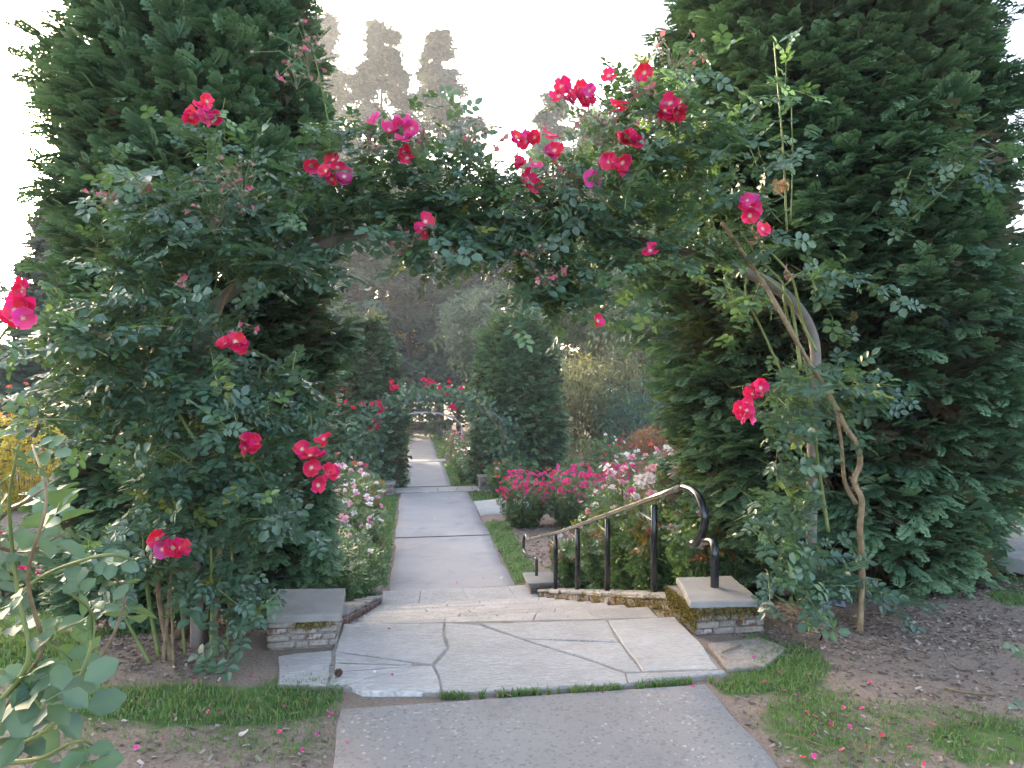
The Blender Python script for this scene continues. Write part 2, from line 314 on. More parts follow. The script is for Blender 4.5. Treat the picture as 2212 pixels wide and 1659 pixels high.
def turf_density(x, y):
    P = np.stack([x, y, np.zeros_like(x)], 1); u, v, z = proj(P); d = np.zeros(len(x)); near = (z > .5) & (y < 7)
    for (cu, cv, ru, rv, k) in TURF:
        q = ((u - cu) / ru) ** 2 + ((v - cv) / rv) ** 2
        d = np.maximum(d, np.where(near, k * np.clip(1.55 - .95 * q, 0, 1) ** 1.3, 0))
    d = np.maximum(d, np.where(near & (z < 5.2), .07, 0))
    for (x0, x1, y0, y1, k) in BOX:
        d = np.maximum(d, np.where((x > x0) & (x < x1) & (y > y0) & (y < y1), k, 0))
    on = (x > PL(y) - .0) & (x < PR(y) + .0); return np.where(on, 0, d)
g = Geo(); g.add(GP, np.concatenate([np.stack([a, b_, c_], 1), np.stack([a, c_, d_], 1)]), turf_density(GP[:, 0], GP[:, 1]) * .8)
g.build('ground', MT['soil'], kind='structure')

# ------------------------------------------------------------------ paths
def path_strip(name, y0, y1, m, z, step=.08, xl=PL, xr=PR, cuts=()):
    g = Geo(); yy = np.arange(y0, y1 + .001, step); n = 9; V = []
    for y in yy:
        a, b = float(xl(y)), float(xr(y))
        dz = 0
        for (cy, wd, dp, sl) in cuts: pass
        row = [(a, y, z - .03)] + [(a + .012 + (b - a - .024) * t, y, z + .004 * noise2(np.array(a + (b - a) * t), np.array(y), 1.1, 5)) for t in np.linspace(0, 1, n)] + [(b, y, z - .03)]
        V += row
    k = n + 2; F = []
    for i in range(len(yy) - 1):
        for j in range(k - 1):
            p = i * k + j; F += [(p, p + 1, p + k + 1), (p, p + k + 1, p + k)]
    g.add(V, F); return g.build(name, m, kind='structure')
path_strip('path_upper', -3, 3.52, MT['asph'], .0)
path_strip('path_lower', 10.62, 11.5, MT['asph2'], -1.595); path_strip('path_lower_middle', 11.508, 14.2, MT['asph2'], -1.597); path_strip('path_lower_end', 14.208, 19.85, MT['asph2'], -1.594, .15)
path_strip('path_second', 28.5, 37.1, MT['asph2'], -2.765, .3); path_strip('path_third', 42.9, 68, MT['asph2'], -3.295, .5, lambda y: PL(y), lambda y: PR(y))
g = Geo(); g.add([(1.6, 16.3, -1.585), (8, 16.6, -1.2), (8, 18.5, -1.2), (1.6, 18.1, -1.585), (1.6, 16.3, -1.7), (8, 16.6, -1.7), (1.6, 18.1, -1.7)], [(0, 1, 2), (0, 2, 3), (4, 1, 0), (4, 5, 1), (6, 4, 0), (6, 0, 3)])
g.build('side_path', MT['concrete'], kind='structure')
g = Geo(); g.add([(5.4, 5.35, .03), (16, 9, .03), (16, 10.5, .03), (5.2, 6.4, .03), (5.4, 5.35, -.1), (16, 9, -.1), (5.2, 6.4, -.1)], [(0, 1, 2), (0, 2, 3), (4, 1, 0), (4, 5, 1), (6, 4, 0), (6, 0, 3)])
g.build('cross_path', MT['cap'], kind='structure')

# ------------------------------------------------------------------ stone helpers
def chamfer_box(w, d, h, c, jit=0.0, seed=0):
    r = np.random.default_rng(seed); V = []; ids = {}
    for sx in (-1, 1):
        for sy in (-1, 1):
            for sz in (-1, 1):
                base = np.array([sx * w / 2, sy * d / 2, sz * h / 2]) + r.uniform(-jit, jit, 3)
                for ax in range(3):
                    o = np.array([sx, sy, sz], float) * c; o[ax] = 0
                    ids[(sx, sy, sz, ax)] = len(V); V.append(base - o)
    F = []; ctr = np.zeros(3)
    def poly(p):
        P = [V[i] for i in p]; n = np.cross(P[1] - P[0], P[2] - P[0])
        if n @ (sum(P) / len(P)) < 0: p = p[::-1]
        for k in range(1, len(p) - 1): F.append((p[0], p[k], p[k + 1]))
    for ax in range(3):
        o = [i for i in range(3) if i != ax]
        for s in (-1, 1):
            q = []
            for (a, b) in ((-1, -1), (1, -1), (1, 1), (-1, 1)):
                k = [0, 0, 0]; k[ax] = s; k[o[0]] = a; k[o[1]] = b; q.append(ids[(*k, ax)])
            poly(q)
    for ax in range(3):
        o = [i for i in range(3) if i != ax]
        for (a, b) in ((-1, -1), (1, -1), (1, 1), (-1, 1)):
            e = []
            for s in (-1, 1):
                k = [0, 0, 0]; k[ax] = s; k[o[0]] = a; k[o[1]] = b; e.append((ids[(*k, o[0])], ids[(*k, o[1])]))
            poly([e[0][0], e[0][1], e[1][1], e[1][0]])
    for sx in (-1, 1):
        for sy in (-1, 1):
            for sz in (-1, 1): poly([ids[(sx, sy, sz, 0)], ids[(sx, sy, sz, 1)], ids[(sx, sy, sz, 2)]])
    return np.array(V), F
def subdivide_ring(P, seg, jit, seed):
    r = np.random.default_rng(seed); out = []
    for i in range(len(P)):
        a, b = np.array(P[i], float), np.array(P[(i + 1) % len(P)], float); L = np.linalg.norm(b - a); n = max(1, int(L / seg))
        for k in range(n):
            q = a + (b - a) * k / n
            if k: q = q + r.uniform(-jit, jit, 2)
            out.append(q)
    return np.array(out)
def slab(g, poly, z, th=.05, inset=.0045, bev=.006, seed=0, jit=.005, tilt=0.0):
    P = subdivide_ring([p[:2] for p in poly], .09, jit, seed); c = P.mean(0)
    if np.sum(P[:, 0] * np.roll(P[:, 1], -1) - P[:, 1] * np.roll(P[:, 0], -1)) < 0: P = P[::-1]
    T = norm(np.roll(P, -1, 0) - np.roll(P, 1, 0)); Nn = np.stack([-T[:, 1], T[:, 0]], 1)
    P1 = P + Nn * inset; P2 = P + Nn * (inset + bev); n = len(P); r = np.random.default_rng(seed)
    tz = lambda Q: z + tilt * (Q[:, 0] - c[0]) + tilt * .6 * (Q[:, 1] - c[1])
    V = np.concatenate([np.c_[P1, tz(P1) - th], np.c_[P1, tz(P1) - bev * .8], np.c_[P2, tz(P2) + r.uniform(-.0015, .0015, n)]])
    F = []
    for i in range(n):
        j = (i + 1) % n
        for k in (0, n): F += [(k + i, k + j, k + n + j), (k + i, k + n + j, k + n + i)]
    from mathutils.geometry import tessellate_polygon
    tri = tessellate_polygon([[Vector((q[0], q[1], 0)) for q in P2]])
    for (p, q, s) in tri:
        A, B, C = P2[p], P2[q], P2[s]
        if (B[0] - A[0]) * (C[1] - A[1]) - (B[1] - A[1]) * (C[0] - A[0]) < 0: q, s = s, q
        F.append((2 * n + p, 2 * n + q, 2 * n + s))
    g.add(V, F)

# landing: mortar bed and flagstones
land = thing('stone_landing', 'pale flagstone landing at the top of the garden steps', 'landing', (.7, 4.2, 0))
G2 = lambda pts: [at_z(u, v, 0.0)[:2] for u, v in pts]
STONES = [[(600, 1420), (640, 1412), (716, 1407), (717, 1426), (706, 1483), (603, 1478)],
 [(742, 1350), (960, 1347), (957, 1372), (966, 1401), (934, 1437), (859, 1427), (724, 1409)],
 [(724, 1411), (859, 1430), (893, 1437), (724, 1432)], [(723, 1434), (892, 1439), (722, 1453)], [(721, 1455), (895, 1441), (747, 1481), (711, 1481)],
 [(897, 1441), (934, 1440), (946, 1463), (953, 1497), (781, 1497), (749, 1483)],
 [(962, 1347), (1033, 1351), (1080, 1367), (1127, 1383), (1262, 1425), (1350, 1456), (1356, 1478), (1080, 1494), (956, 1498), (949, 1463), (937, 1439), (969, 1401), (960, 1372)],
 [(1037, 1349), (1309, 1341), (1337, 1389), (1130, 1382), (1082, 1366)], [(1132, 1384), (1338, 1391), (1344, 1397), (1384, 1453), (1352, 1454), (1264, 1424)],
 [(1313, 1341), (1458, 1334), (1510, 1385), (1553, 1447), (1388, 1452), (1346, 1396)], [(1352, 1457), (1388, 1455), (1560, 1450), (1568, 1455), (1358, 1478)]]
for i, s in enumerate(STONES):
    g = Geo(); slab(g, G2(s), .006 + .002 * ((i * 7) % 3), .05, .003 + .002 * (i % 2), .005, i, .006, .0015 * (-1) ** i); g.build('flagstone', MT['flag'], land, smooth=False)
g = Geo(); base = G2([(600, 1478), (606, 1421), (718, 1405), (742, 1349), (1458, 1333), (1570, 1455), (1356, 1480), (1080, 1495), (954, 1499), (705, 1484)])
slab(g, base, .0015, .12, 0, .004, 99, .0); g.build('mortar_bed', MT['joint'], land, smooth=False)
g = Geo(); slab(g, G2([(1530, 1390), (1640, 1375), (1700, 1400), (1650, 1440), (1570, 1445)]), .0, .05, 0, .006, 77, .01); g.build('sunken_stone', MT['greystone'], land, smooth=False)

# steps
XL, XR = -.46, 1.86
def stairs(y0, z0, z1, n, run, label, seedb, xl=XL, xr=XR, split=True):
    st = thing('stone_steps', label, 'steps', ((xl + xr) / 2, y0, z0)); rs = (z0 - z1) / n; r = np.random.default_rng(seedb)
    for k in range(n):
        ya = y0 + k * run; zt = z0 - rs * (k + 1); yb = ya + run - .004
        g = Geo(); V, F = chamfer_box(xr - xl, yb - ya, rs + .15, .004); g.add(V + np.array([(xl + xr) / 2, (ya + yb) / 2, zt - rs / 2 - .075 - .012]), F); g.build('riser_block', MT['mortar'], st, smooth=False)
        xc = xl; first = True
        cuts = [xl] + sorted([xl + (xr - xl) * (f + r.uniform(-.07, .07)) for f in ((.33, .66) if k % 2 else (.24, .52, .8))]) + [xr]
        if not split: cuts = [xl, xr]
        last = .58 if (split and k == n - 1) else 0
        for a, b in zip(cuts[:-1], cuts[1:]):
            sk = r.uniform(-.12, .12)
            if a == xl: s0 = 0
            s1 = 0 if b == xr else sk
            g = Geo(); slab(g, [(a + s0, ya - .01 if True else 0), (b + s1, ya - .01), (b - s1, ya + run + .025 + last), (a - s0, ya + run + .025 + last)], zt + r.uniform(-.003, .003), .045, .0025, .006, int(r.integers(1e6)), .004, r.uniform(-.002, .002))
            g.build('tread_stone', MT['flag'], st, smooth=False); s0 = s1
    return st
stairs(4.61, 0.006, -1.592, 9, .60, 'pale stone steps going down between two low walls', 5)
# slab at the foot: continues as last tread; lower flights
def crazy(name, label, x0, x1, y0, y1, z, nx_, seed):
    t = thing(name, label, 'landing', ((x0 + x1) / 2, (y0 + y1) / 2, z)); r = np.random.default_rng(seed); ny_ = 2
    P = [[np.array([x0 + (x1 - x0) * (i + (r.uniform(-.28, .28) if 0 < i < nx_ else 0)) / nx_, y0 + (y1 - y0) * (j + (r.uniform(-.3, .3) if 0 < j < ny_ else 0)) / ny_]) for i in range(nx_ + 1)] for j in range(ny_ + 1)]
    for j in range(ny_):
        for i in range(nx_):
            g = Geo(); slab(g, [P[j][i], P[j][i + 1], P[j + 1][i + 1], P[j + 1][i]], z + .008, .05, .012, .006, seed + i * 3 + j, .02); g.build('flagstone', MT['flag'], t, smooth=False)
    g = Geo(); slab(g, [(x0, y0), (x1, y0), (x1, y1), (x0, y1)], z - .002, .3, 0, .004, 1, 0); g.build('mortar_bed', MT['mortar'], t, smooth=False)
crazy('stone_landing', 'crazy-paved stone landing beyond the lower path', -.95, 2.3, 19.86, 20.75, -1.6, 6, 31)
stairs(20.76, -1.6, -2.77, 7, 1.08, 'stone steps descending under the second rose arch', 6, split=False)
crazy('stone_landing', 'farthest pale stone landing before the third arch', -.8, 2.2, 37.15, 38.3, -2.77, 5, 41)
stairs(38.32, -2.77, -3.3, 4, 1.1, 'farthest stone steps under the bare metal arch', 8, split=False)

# ------------------------------------------------------------------ piers and low walls
def place_stone(parent, c, size, rot, m, seed, name='stone', jit=.004, cham=.007):
    V, F = chamfer_box(*size, min(cham, min(size) * .25), jit, seed); g = Geo(); g.add(V, F)
    me = g.mesh(name, m, False); M = Matrix.Translation(Vector([float(x) for x in (np.array(c) - np.array(parent.location))])) @ rot
    return link(name, me, parent, None, None, M)
def pier(name, label, corners, ztop, zbot, mats, seed, rows, capth=.045, face='front'):
    c = np.array(corners); x0, x1, y0, y1 = c[:, 0].min(), c[:, 0].max(), c[:, 1].min(), c[:, 1].max()
    t = thing(name, label, 'pier', ((x0 + x1) / 2, (y0 + y1) / 2, zbot)); r = np.random.default_rng(seed)
    g = Geo(); slab(g, c, ztop, capth, 0, .009, seed, .006); g.build('cap_stone', MT['cap'], t, smooth=False)
    i = .035; g = Geo(); V, F = chamfer_box(x1 - x0 - 2 * i - .03, y1 - y0 - 2 * i - .03, ztop - capth - zbot + .1, .004)
    g.add(V + np.array([(x0 + x1) / 2, (y0 + y1) / 2, (ztop - capth + zbot - .1) / 2 - .002]), F); g.build('mortar_core', MT['mortar'], t, smooth=False)
    hh = (ztop - capth - zbot) / rows
    for k in range(rows):
        zc = zbot + hh * (k + .5)
        for (ax, a0, a1, fixed, sgn) in ((0, x0 + i, x1 - i, y0 + i, -1), (1, y0 + i, y1 - i, x0 + i, -1), (1, y0 + i, y1 - i, x1 - i, 1)):
            p = a0
            while p < a1 - .02:
                L = min(r.uniform(.07, .19), a1 - p)
                if a1 - p - L < .04: L = a1 - p
                dep = .05; cc = p + L / 2; pr = r.uniform(-.004, .008)
                m = MT[mats[int(r.integers(len(mats)))]]
                if ax == 0: place_stone(t, (cc, fixed + dep / 2 - pr, zc), (L - .008, dep, hh - .008), Matrix(), m, int(r.integers(1e6)))
                else: place_stone(t, (fixed - sgn * (dep / 2 - pr), cc, zc), (dep, L - .008, hh - .008), Matrix(), m, int(r.integers(1e6)))
                p += L
    return t
ZP = .20
capL = [at_z(u, v, ZP)[:2] for u, v in ((577, 1330), (737, 1326), (746, 1270), (601, 1272))]
capR = [at_z(u, v, ZP)[:2] for u, v in ((1491, 1300), (1647, 1298), (1580, 1243), (1461, 1247))]
pL = pier('stone_pier', 'low reddish stone pier with grey slab cap, left of the steps', capL, ZP, -.01, ['redstone', 'greystone', 'greystone'], 21, 4)
pR = pier('stone_pier', 'low mossy stone pier with slab cap carrying the handrail', capR, ZP, -.02, ['greystone', 'greystone', 'redstone'], 22, 4, .04)
SL = -1.6 / 5.4; ANG = math.atan(SL)
def wallx(xin, xout, label, y0, y1, mats, seed, off, group=None):
    t = thing('low_stone_wall', label, 'wall', ((xin + xout) / 2, y0, 0)); r = np.random.default_rng(seed); R = Matrix.Rotation(ANG, 4, 'X')
    top = lambda y: (y - 4.6) * SL + off - .03 * max(0, (y - 8.5))* 0
    s = 1 if xout > xin else -1; xm = (xin + xout) / 2 + s * .03
    y = y0; L0 = y1 - y0; ct = (y0 + y1) / 2
    g = Geo(); V, F = chamfer_box(abs(xout - xin) - .05, L0 / cos(ANG), .5, .004); Rm = np.array(R.to_3x3()); g.add(V @ Rm.T + np.array([xm, ct, top(ct) - .045 - .25]), F); g.build('mortar_core', MT['mortar'], t, smooth=False)
    while y < y1 - .05:
        L = min(r.uniform(.48, .8), y1 - y)
        if y1 - y - L < .25: L = y1 - y
        place_stone(t, ((xin + xout) / 2 + s * .01 + r.uniform(-.012, .012), y + L / 2, top(y + L / 2) - .0225), (abs(xout - xin) + .05, L / cos(ANG) - .012, .045), R, MT['cap'], int(r.integers(1e6)), 'coping_stone', .008, .012)
        y += L
    for k in range(4):
        y = y0 + r.uniform(0, .05)
        while y < y1 - .04:
            L = min(r.uniform(.08, .24), y1 - y); hh = .075
            place_stone(t, (xin + s * (.028 + r.uniform(-.006, .006)), y + L / 2, top(y + L / 2) - .045 - hh * (k + .5)), (.06, L / cos(ANG) - .012, hh - .01), R @ Matrix.Rotation(r.uniform(-.06, .06), 4, 'X'), MT[mats[int(r.integers(len(mats)))]], int(r.integers(1e6)), 'stone', .006, .01)
            y += L
    return t
wL = wallx(XL, XL - .30, 'low reddish rubble wall with coping along the left of the steps', float(capL[2][1]) - .02, 10.25, ['redstone'], 23, .13)
wR = wallx(XR, XR + .30, 'low mossy rubble wall with coping under the handrail', float(capR[2][1]) - .02, 10.1, ['greystone', 'greystone', 'redstone'], 24, .12)
pier('stone_pier', 'small stone pier with flat cap at the foot of the handrail', [(1.72, 10.12), (2.2, 10.12), (2.2, 10.7), (1.72, 10.7)], -1.42, -1.62, ['greystone'], 25, 3)
pier('stone_pier', 'dark little stone pier left of the second landing', [(-.98, 19.5), (-.5, 19.5), (-.5, 20.1), (-.98, 20.1)], -1.27, -1.62, ['redstone', 'greystone'], 26, 4)
pier('stone_pier', 'little stone pier right of the second landing under roses', [(1.9, 19.9), (2.4, 19.9), (2.4, 20.5), (1.9, 20.5)], -1.2, -1.62, ['greystone'], 27, 4)
pier('stone_pier', 'distant stone pier beside the farthest landing', [(1.75, 37.3), (2.25, 37.3), (2.25, 37.9), (1.75, 37.9)], -2.4, -2.79, ['greystone'], 28, 3)
# moss on the right pier and wall
def mossy(parent, pts, seed, size=.012, name='moss'):
    r = np.random.default_rng(seed); n = len(pts); g = Geo()
    tv = np.array([(0, 0, 0), (1, .35, .1), (1.3, 0, .35), (1, -.35, .1)]); tf = np.array([(0, 1, 2), (0, 2, 3)])
    d = norm(r.normal(size=(n, 3)) + np.array([-.6, -.3, -.5])); nn = norm(r.normal(size=(n, 3)) + np.array([0, 0, 1]))
    scatter(g, tv, tf, pts, frames(d, nn), r.uniform(.6, 1.6, n) * size, r.random(n)); return g.build(name, MT['moss'], parent, kind='stuff')
r = np.random.default_rng(40); pts = []
for k in range(46):
    y = r.uniform(4.85, 10.0) if k > 18 else r.uniform(4.8, 6.2); z = (y - 4.6) * SL + .07 - abs(r.normal(0, .07)); m_ = 70
    pts.append(np.c_[np.full(m_, XR - .008), r.normal(y, .07, m_), r.normal(z, .035, m_) ])
pts = np.concatenate(pts); mossy(wR, pts, 41)
cR = np.array(capR); x0, y0 = cR[:, 0].min() + .03, cR[:, 1].min() + .03
pts = np.concatenate([np.c_[np.full(2400, x0 - .004), r.uniform(y0, y0 + .5, 2400), .16 - np.abs(r.normal(0, .07, 2400))], np.c_[r.uniform(x0, x0 + .42, 700), np.full(700, y0 - .005), .155 - np.abs(r.normal(0, .03, 700))]]); mossy(pR, pts, 42)
cL = np.array(capL); x0, y0 = cL[:, 0].min() + .03, cL[:, 1].min() + .03
pts = np.c_[r.normal(x0 + .27, .06, 260), np.full(260, y0 - .006), .15 - np.abs(r.normal(0, .018, 260))]; mossy(pL, pts, 43)

# ------------------------------------------------------------------ handrail
hr = thing('handrail', 'black metal handrail with curled ends beside the stone steps', 'handrail', (2.05, 4.5, .2))
A0, A1 = np.array([2.09, 4.53]), np.array([1.86, 10.55]); dn = A1 - A0; NRM = np.array([dn[1], -dn[0], 0.0])
def at_rail(u, v, off=0.0):
    d = ray(u, v); p0 = np.array([A0[0] + off, A0[1], 0]); t = ((p0 - EYE) @ NRM) / (d @ NRM); return EYE + d * t
cr = lambda x, y: (1080 + .2685 * x, 1026 + .2685 * y)       # close-up to picture
rail_pts = [at_rail(*cr(*p)) for p in ((222, 520), (500, 455), (820, 335), (1200, 195), (1465, 95))]
g = Geo(); tube(g, rail_pts, .024, 10); g.build('rail', MT['rail'], hr)
p_top = rail_pts[-1]; base = at_z(*cr(1728, 900), ZP)
zl = lambda y_, x_: at_rail(*cr(x_, y_))
curl = smooth_line([p_top, zl(130, 1555), zl(200, 1610), zl(330, 1648), zl(450, 1635), zl(520, 1605), zl(556, 1575), zl(548, 1550)] , 6)
g = Geo(); tube(g, curl, .030, 10); g.build('curved_end', MT['black'], hr)
c0 = zl(548, 1550); end = [c0, zl(560, 1590) + np.array([.02, -.03, 0]), zl(535, 1660), zl(545, 1715), base + np.array([0, 0, .24]), base + np.array([0, 0, .14]), base + np.array([0, 0, -.03])]
g = Geo(); tube(g, smooth_line(end, 6), .030, 10); g.build('end_post', MT['black'], hr)
low = [rail_pts[0], zl(480, 205), zl(520, 192), zl(600, 192), zl(650, 220), zl(658, 270), zl(680, 292), zl(740, 294), zl(810, 294)]
g = Geo(); tube(g, smooth_line(low, 6), .024, 8); g.build('curved_end', MT['black'], hr)
def wall_top(y): return (y - 4.6) * SL + .12
for (xc, ytop, ybot) in ((1213, 235, 870), (842, 545, 852), (605, 545, 845), (430, 540, 862)):
    tp = zl(ytop, xc); bt = zl(ybot, xc); 
    q = at_rail(*cr(xc, ybot)); y_ = q[1]; zb = wall_top(y_) - .05
    # post stands on the coping; its head stops just under the rail
    f = np.interp(q[1], [rail_pts[-1][1], rail_pts[0][1]], [rail_pts[-1][2], rail_pts[0][2]])
    x_ = q[0]; xr_ = x_
    top = np.array([x_ + .03, y_, min(f - .05, tp[2] + (0 if xc > 1000 else .6))])
    g = Geo(); tube(g, [(x_ + .03, y_, zb), (x_ + .03, y_, top[2] - .012), (x_ + .03, y_, top[2])], [.029, .029, .015], 10); g.build('post', MT['black'], hr)
    br = smooth_line([(x_ + .03, y_, top[2] - .16), (x_ + .03, y_ + .12, top[2] - .15), (x_, y_ + .27, top[2] - .12), (x_, y_ + .30, f + (.30) * SL - .01)], 5)
    g = Geo(); tube(g, br, .010, 6); g.build('bracket', MT['black'], hr)
    g = Geo(); tube(g, smooth_line([(x_ + .03, y_, top[2] - .28), (x_ + .03, y_ + .07, top[2] - .20), (x_ + .02, y_ + .16, top[2] - .145)], 5), .009, 6); g.build('bracket', MT['black'], hr)

# ------------------------------------------------------------------ plant templates
MIDS = [None]; VT = {}
def leaflet(L, W, rows=3, serr=0.0, fold=.25, curl=.12):
    V = []; F = []; prof = {2: [(.0, .0), (.45, 1), (1, 0)], 3: [(0, 0), (.3, .85), (.65, .8), (1, 0)], 6: [(0, 0), (.12, .5), (.3, .9), (.5, 1), (.7, .8), (.87, .42), (1, 0)]}[rows]
    for i, (t, wd) in enumerate(prof):
        x = t * L; z = -curl * L * t * t; hw = wd * W / 2
        if 0 < i < len(prof) - 1:
            sx = serr * L * .04
            V += [(x, 0, z), (x + sx, hw * (1 + serr * .12 * (-1) ** i), z + fold * hw), (x + sx, -hw * (1 + serr * .12 * (-1) ** i), z + fold * hw)]
        else: V += [(x, 0, z)]
    n = len(prof); MIDS[0] = [0] + [1 + 3 * k for k in range(n - 2)] + [1 + 3 * (n - 2)]; off = [0] + [1 + 3 * k for k in range(n - 2)] + [1 + 3 * (n - 2)]
    F += [(0, off[1] + 0, off[1] + 1), (0, off[1] + 2, off[1] + 0)]
    for k in range(1, n - 2):
        a, b = off[k], off[k + 1]
        F += [(a, b, b + 1), (a, b + 1, a + 1), (a, a + 2, b + 2), (a, b + 2, b)]
    a, e = off[n - 2], off[n - 1]; F += [(a, e, a + 1), (a, a + 2, e)]
    return np.array(V, float), np.array(F)
def compound(pairs=2, rows=3, L=.42, W=.31, seed=0, serr=0.0, rach=.02):
    r = np.random.default_rng(seed); V = []; F = []; n = 0; TV = []
    def put(base, ang, s, tiltx=0):
        nonlocal n
        v, f = leaflet(L * s, W * s, rows, serr, .2 + r.uniform(-.1, .25), r.uniform(-.05, .25))
        ca, sa = cos(ang), sin(ang); cb, sb = cos(tiltx), sin(tiltx)
        v = v @ np.array([[1, 0, 0], [0, cb, -sb], [0, sb, cb]]).T @ np.array([[ca, -sa, 0], [sa, ca, 0], [0, 0, 1]]).T + base
        V.append(v); F.append(f + n); n += len(v); q_ = r.uniform(-.06, .06, len(v)) + r.uniform(-.08, .08); q_[MIDS[0]] += .28; TV.append(q_)
    tip = .62; z = lambda t: -.12 * t * t
    for k in range(pairs):
        t = tip * (k + .75) / (pairs + .45)
        for s in (-1, 1): put(np.array([t + r.uniform(-.02, .02), s * .015, z(t)]), s * (1.15 + r.uniform(-.15, .15)), .85 + .1 * k, r.uniform(-.35, .35))
    put(np.array([tip, 0, z(tip)]), r.uniform(-.12, .12), 1.05, r.uniform(-.2, .2))
    pts = [(t, 0, z(t)) for t in (0, .3, tip)]
    V.append(np.array([(0, -rach, 0), (0, rach, 0), (.3, -rach * .7, z(.3)), (.3, rach * .7, z(.3)), (tip, 0, z(tip))])); F.append(np.array([(0, 3, 1), (0, 2, 3), (2, 4, 3)]) + n)
    TV.append(np.full(5, .3)); V = np.concatenate(V); VT[V.shape[0], round(float(V[1, 1]), 6)] = np.concatenate(TV)
    return V, np.concatenate(F)
def cyp_spray(seed, nb=5, fine=True):
    r = np.random.default_rng(seed); V = []; F = []; n = 0
    def loz(p, ang, L, wd, z1, thin=False):
        nonlocal n
        if thin:
            d = np.array([cos(ang), sin(ang), 0]); q = np.array([-sin(ang), cos(ang), 0]); p = np.array(p)
            V.extend([p, p + d * L * .75 + q * wd * 1.3, p + d * L + np.array([0, 0, z1]) - q * wd * .5]); F.append((n, n + 1, n + 2)); n += 3; return
        d = np.array([cos(ang), sin(ang), 0]); q = np.array([-sin(ang), cos(ang), 0]); p = np.array(p); e = p + d * L + np.array([0, 0, z1])
        mid = p + d * L * .6 + np.array([0, 0, z1 * .4 + .02])
        V.extend([p, mid + q * wd, e, mid - q * wd]); F.extend([(n, n + 1, n + 2), (n, n + 2, n + 3)]); n += 4
    loz((0, 0, 0), 0, 1, .07, -.12)
    for k in range(nb):
        t = .15 + .75 * k / (nb - 1); L = (.55 - .38 * abs(t - .35)) * r.uniform(.8, 1.15)
        for s in (-1, 1):
            a = s * (.85 - .25 * t + r.uniform(-.12, .12)); p = (t + r.uniform(-.03, .03), 0, -.12 * t * t); zz = r.uniform(-.1, .04)
            loz(p, a, L, .10, zz, True)
            if fine:
                q = (p[0] + cos(a) * L * .45, p[1] + sin(a) * L * .45, p[2] + zz * .3)
                loz(q, a - s * .7, L * .6, .09, zz * .5, True)
    return np.array(V), np.array(F)
def needle_spray(seed, n_=8):
    r = np.random.default_rng(seed); V = []; F = []; n = 0
    for k in range(n_):
        t = k / n_; a = r.choice([-1, 1]) * r.uniform(.3, 1.1); p = np.array([t * .8, 0, -.25 * t * t]); L = r.uniform(.25, .5) * (1.1 - .5 * t)
        d = np.array([cos(a), sin(a), r.uniform(-.5, .05)]); q = np.array([-sin(a), cos(a), 0]) * .095
        V += [p - q * 1.2, p + d * L * .7 + q * 1.9, p + d * L]; F += [(n, n + 2, n + 1)]; n += 3
    return np.array(V), np.array(F)
CYP = [cyp_spray(i) for i in range(4)]; CYPL = [cyp_spray(i + 9, 4, False) for i in range(3)]; NEED = [needle_spray(i) for i in range(4)]
RLEAF = [compound(2, 3, seed=i) for i in range(4)] + [compound(3, 3, .34, .21, seed=i + 5) for i in range(2)]
LLEAF = [compound(2, 2, seed=i + 20) for i in range(3)]
HLEAF = [compound(2, 6, seed=i + 30, serr=1.0) for i in range(4)] + [compound(3, 6, .34, .21, seed=i + 40, serr=1.0) for i in range(2)]
BLEAF = [compound(2, 6, .46, .34, seed=i + 50, serr=.7, rach=.012) for i in range(5)] + [compound(1, 6, .52, .38, seed=i + 60, serr=.7, rach=.012) for i in range(2)]
def far_leaf(seed):
    r = np.random.default_rng(seed); V = []; F = []
    for k, (x, a) in enumerate(((.25, 1.1), (.25, -1.1), (.5, .9), (.5, -.9), (.6, 0))):
        a += r.uniform(-.15, .15); d = np.array([cos(a), sin(a), r.uniform(-.2, .1)]); q = np.array([-sin(a), cos(a), .2]); p = np.array([x, 0, -.1 * x]); V += [p, p + d * .22 + q * .15, p + d * .44, p + d * .22 - q * .15]; F += [(4 * k, 4 * k + 1, 4 * k + 2), (4 * k, 4 * k + 2, 4 * k + 3)]
    return np.array(V), np.array(F)
FLEAF = [far_leaf(i) for i in range(4)]
def scatter_set(g, T, pos, R, s, tint, rr, mat=0, grad=0.0):
    k = rr.integers(len(T), size=len(pos))
    for i in range(len(T)):
        q = k == i
        if q.any(): scatter(g, T[i][0], T[i][1], pos[q], R[q], np.broadcast_to(s, (len(pos),))[q], np.broadcast_to(tint, (len(pos),))[q], mat, (T[i][0][:, 0] - .5) * grad if grad else None)

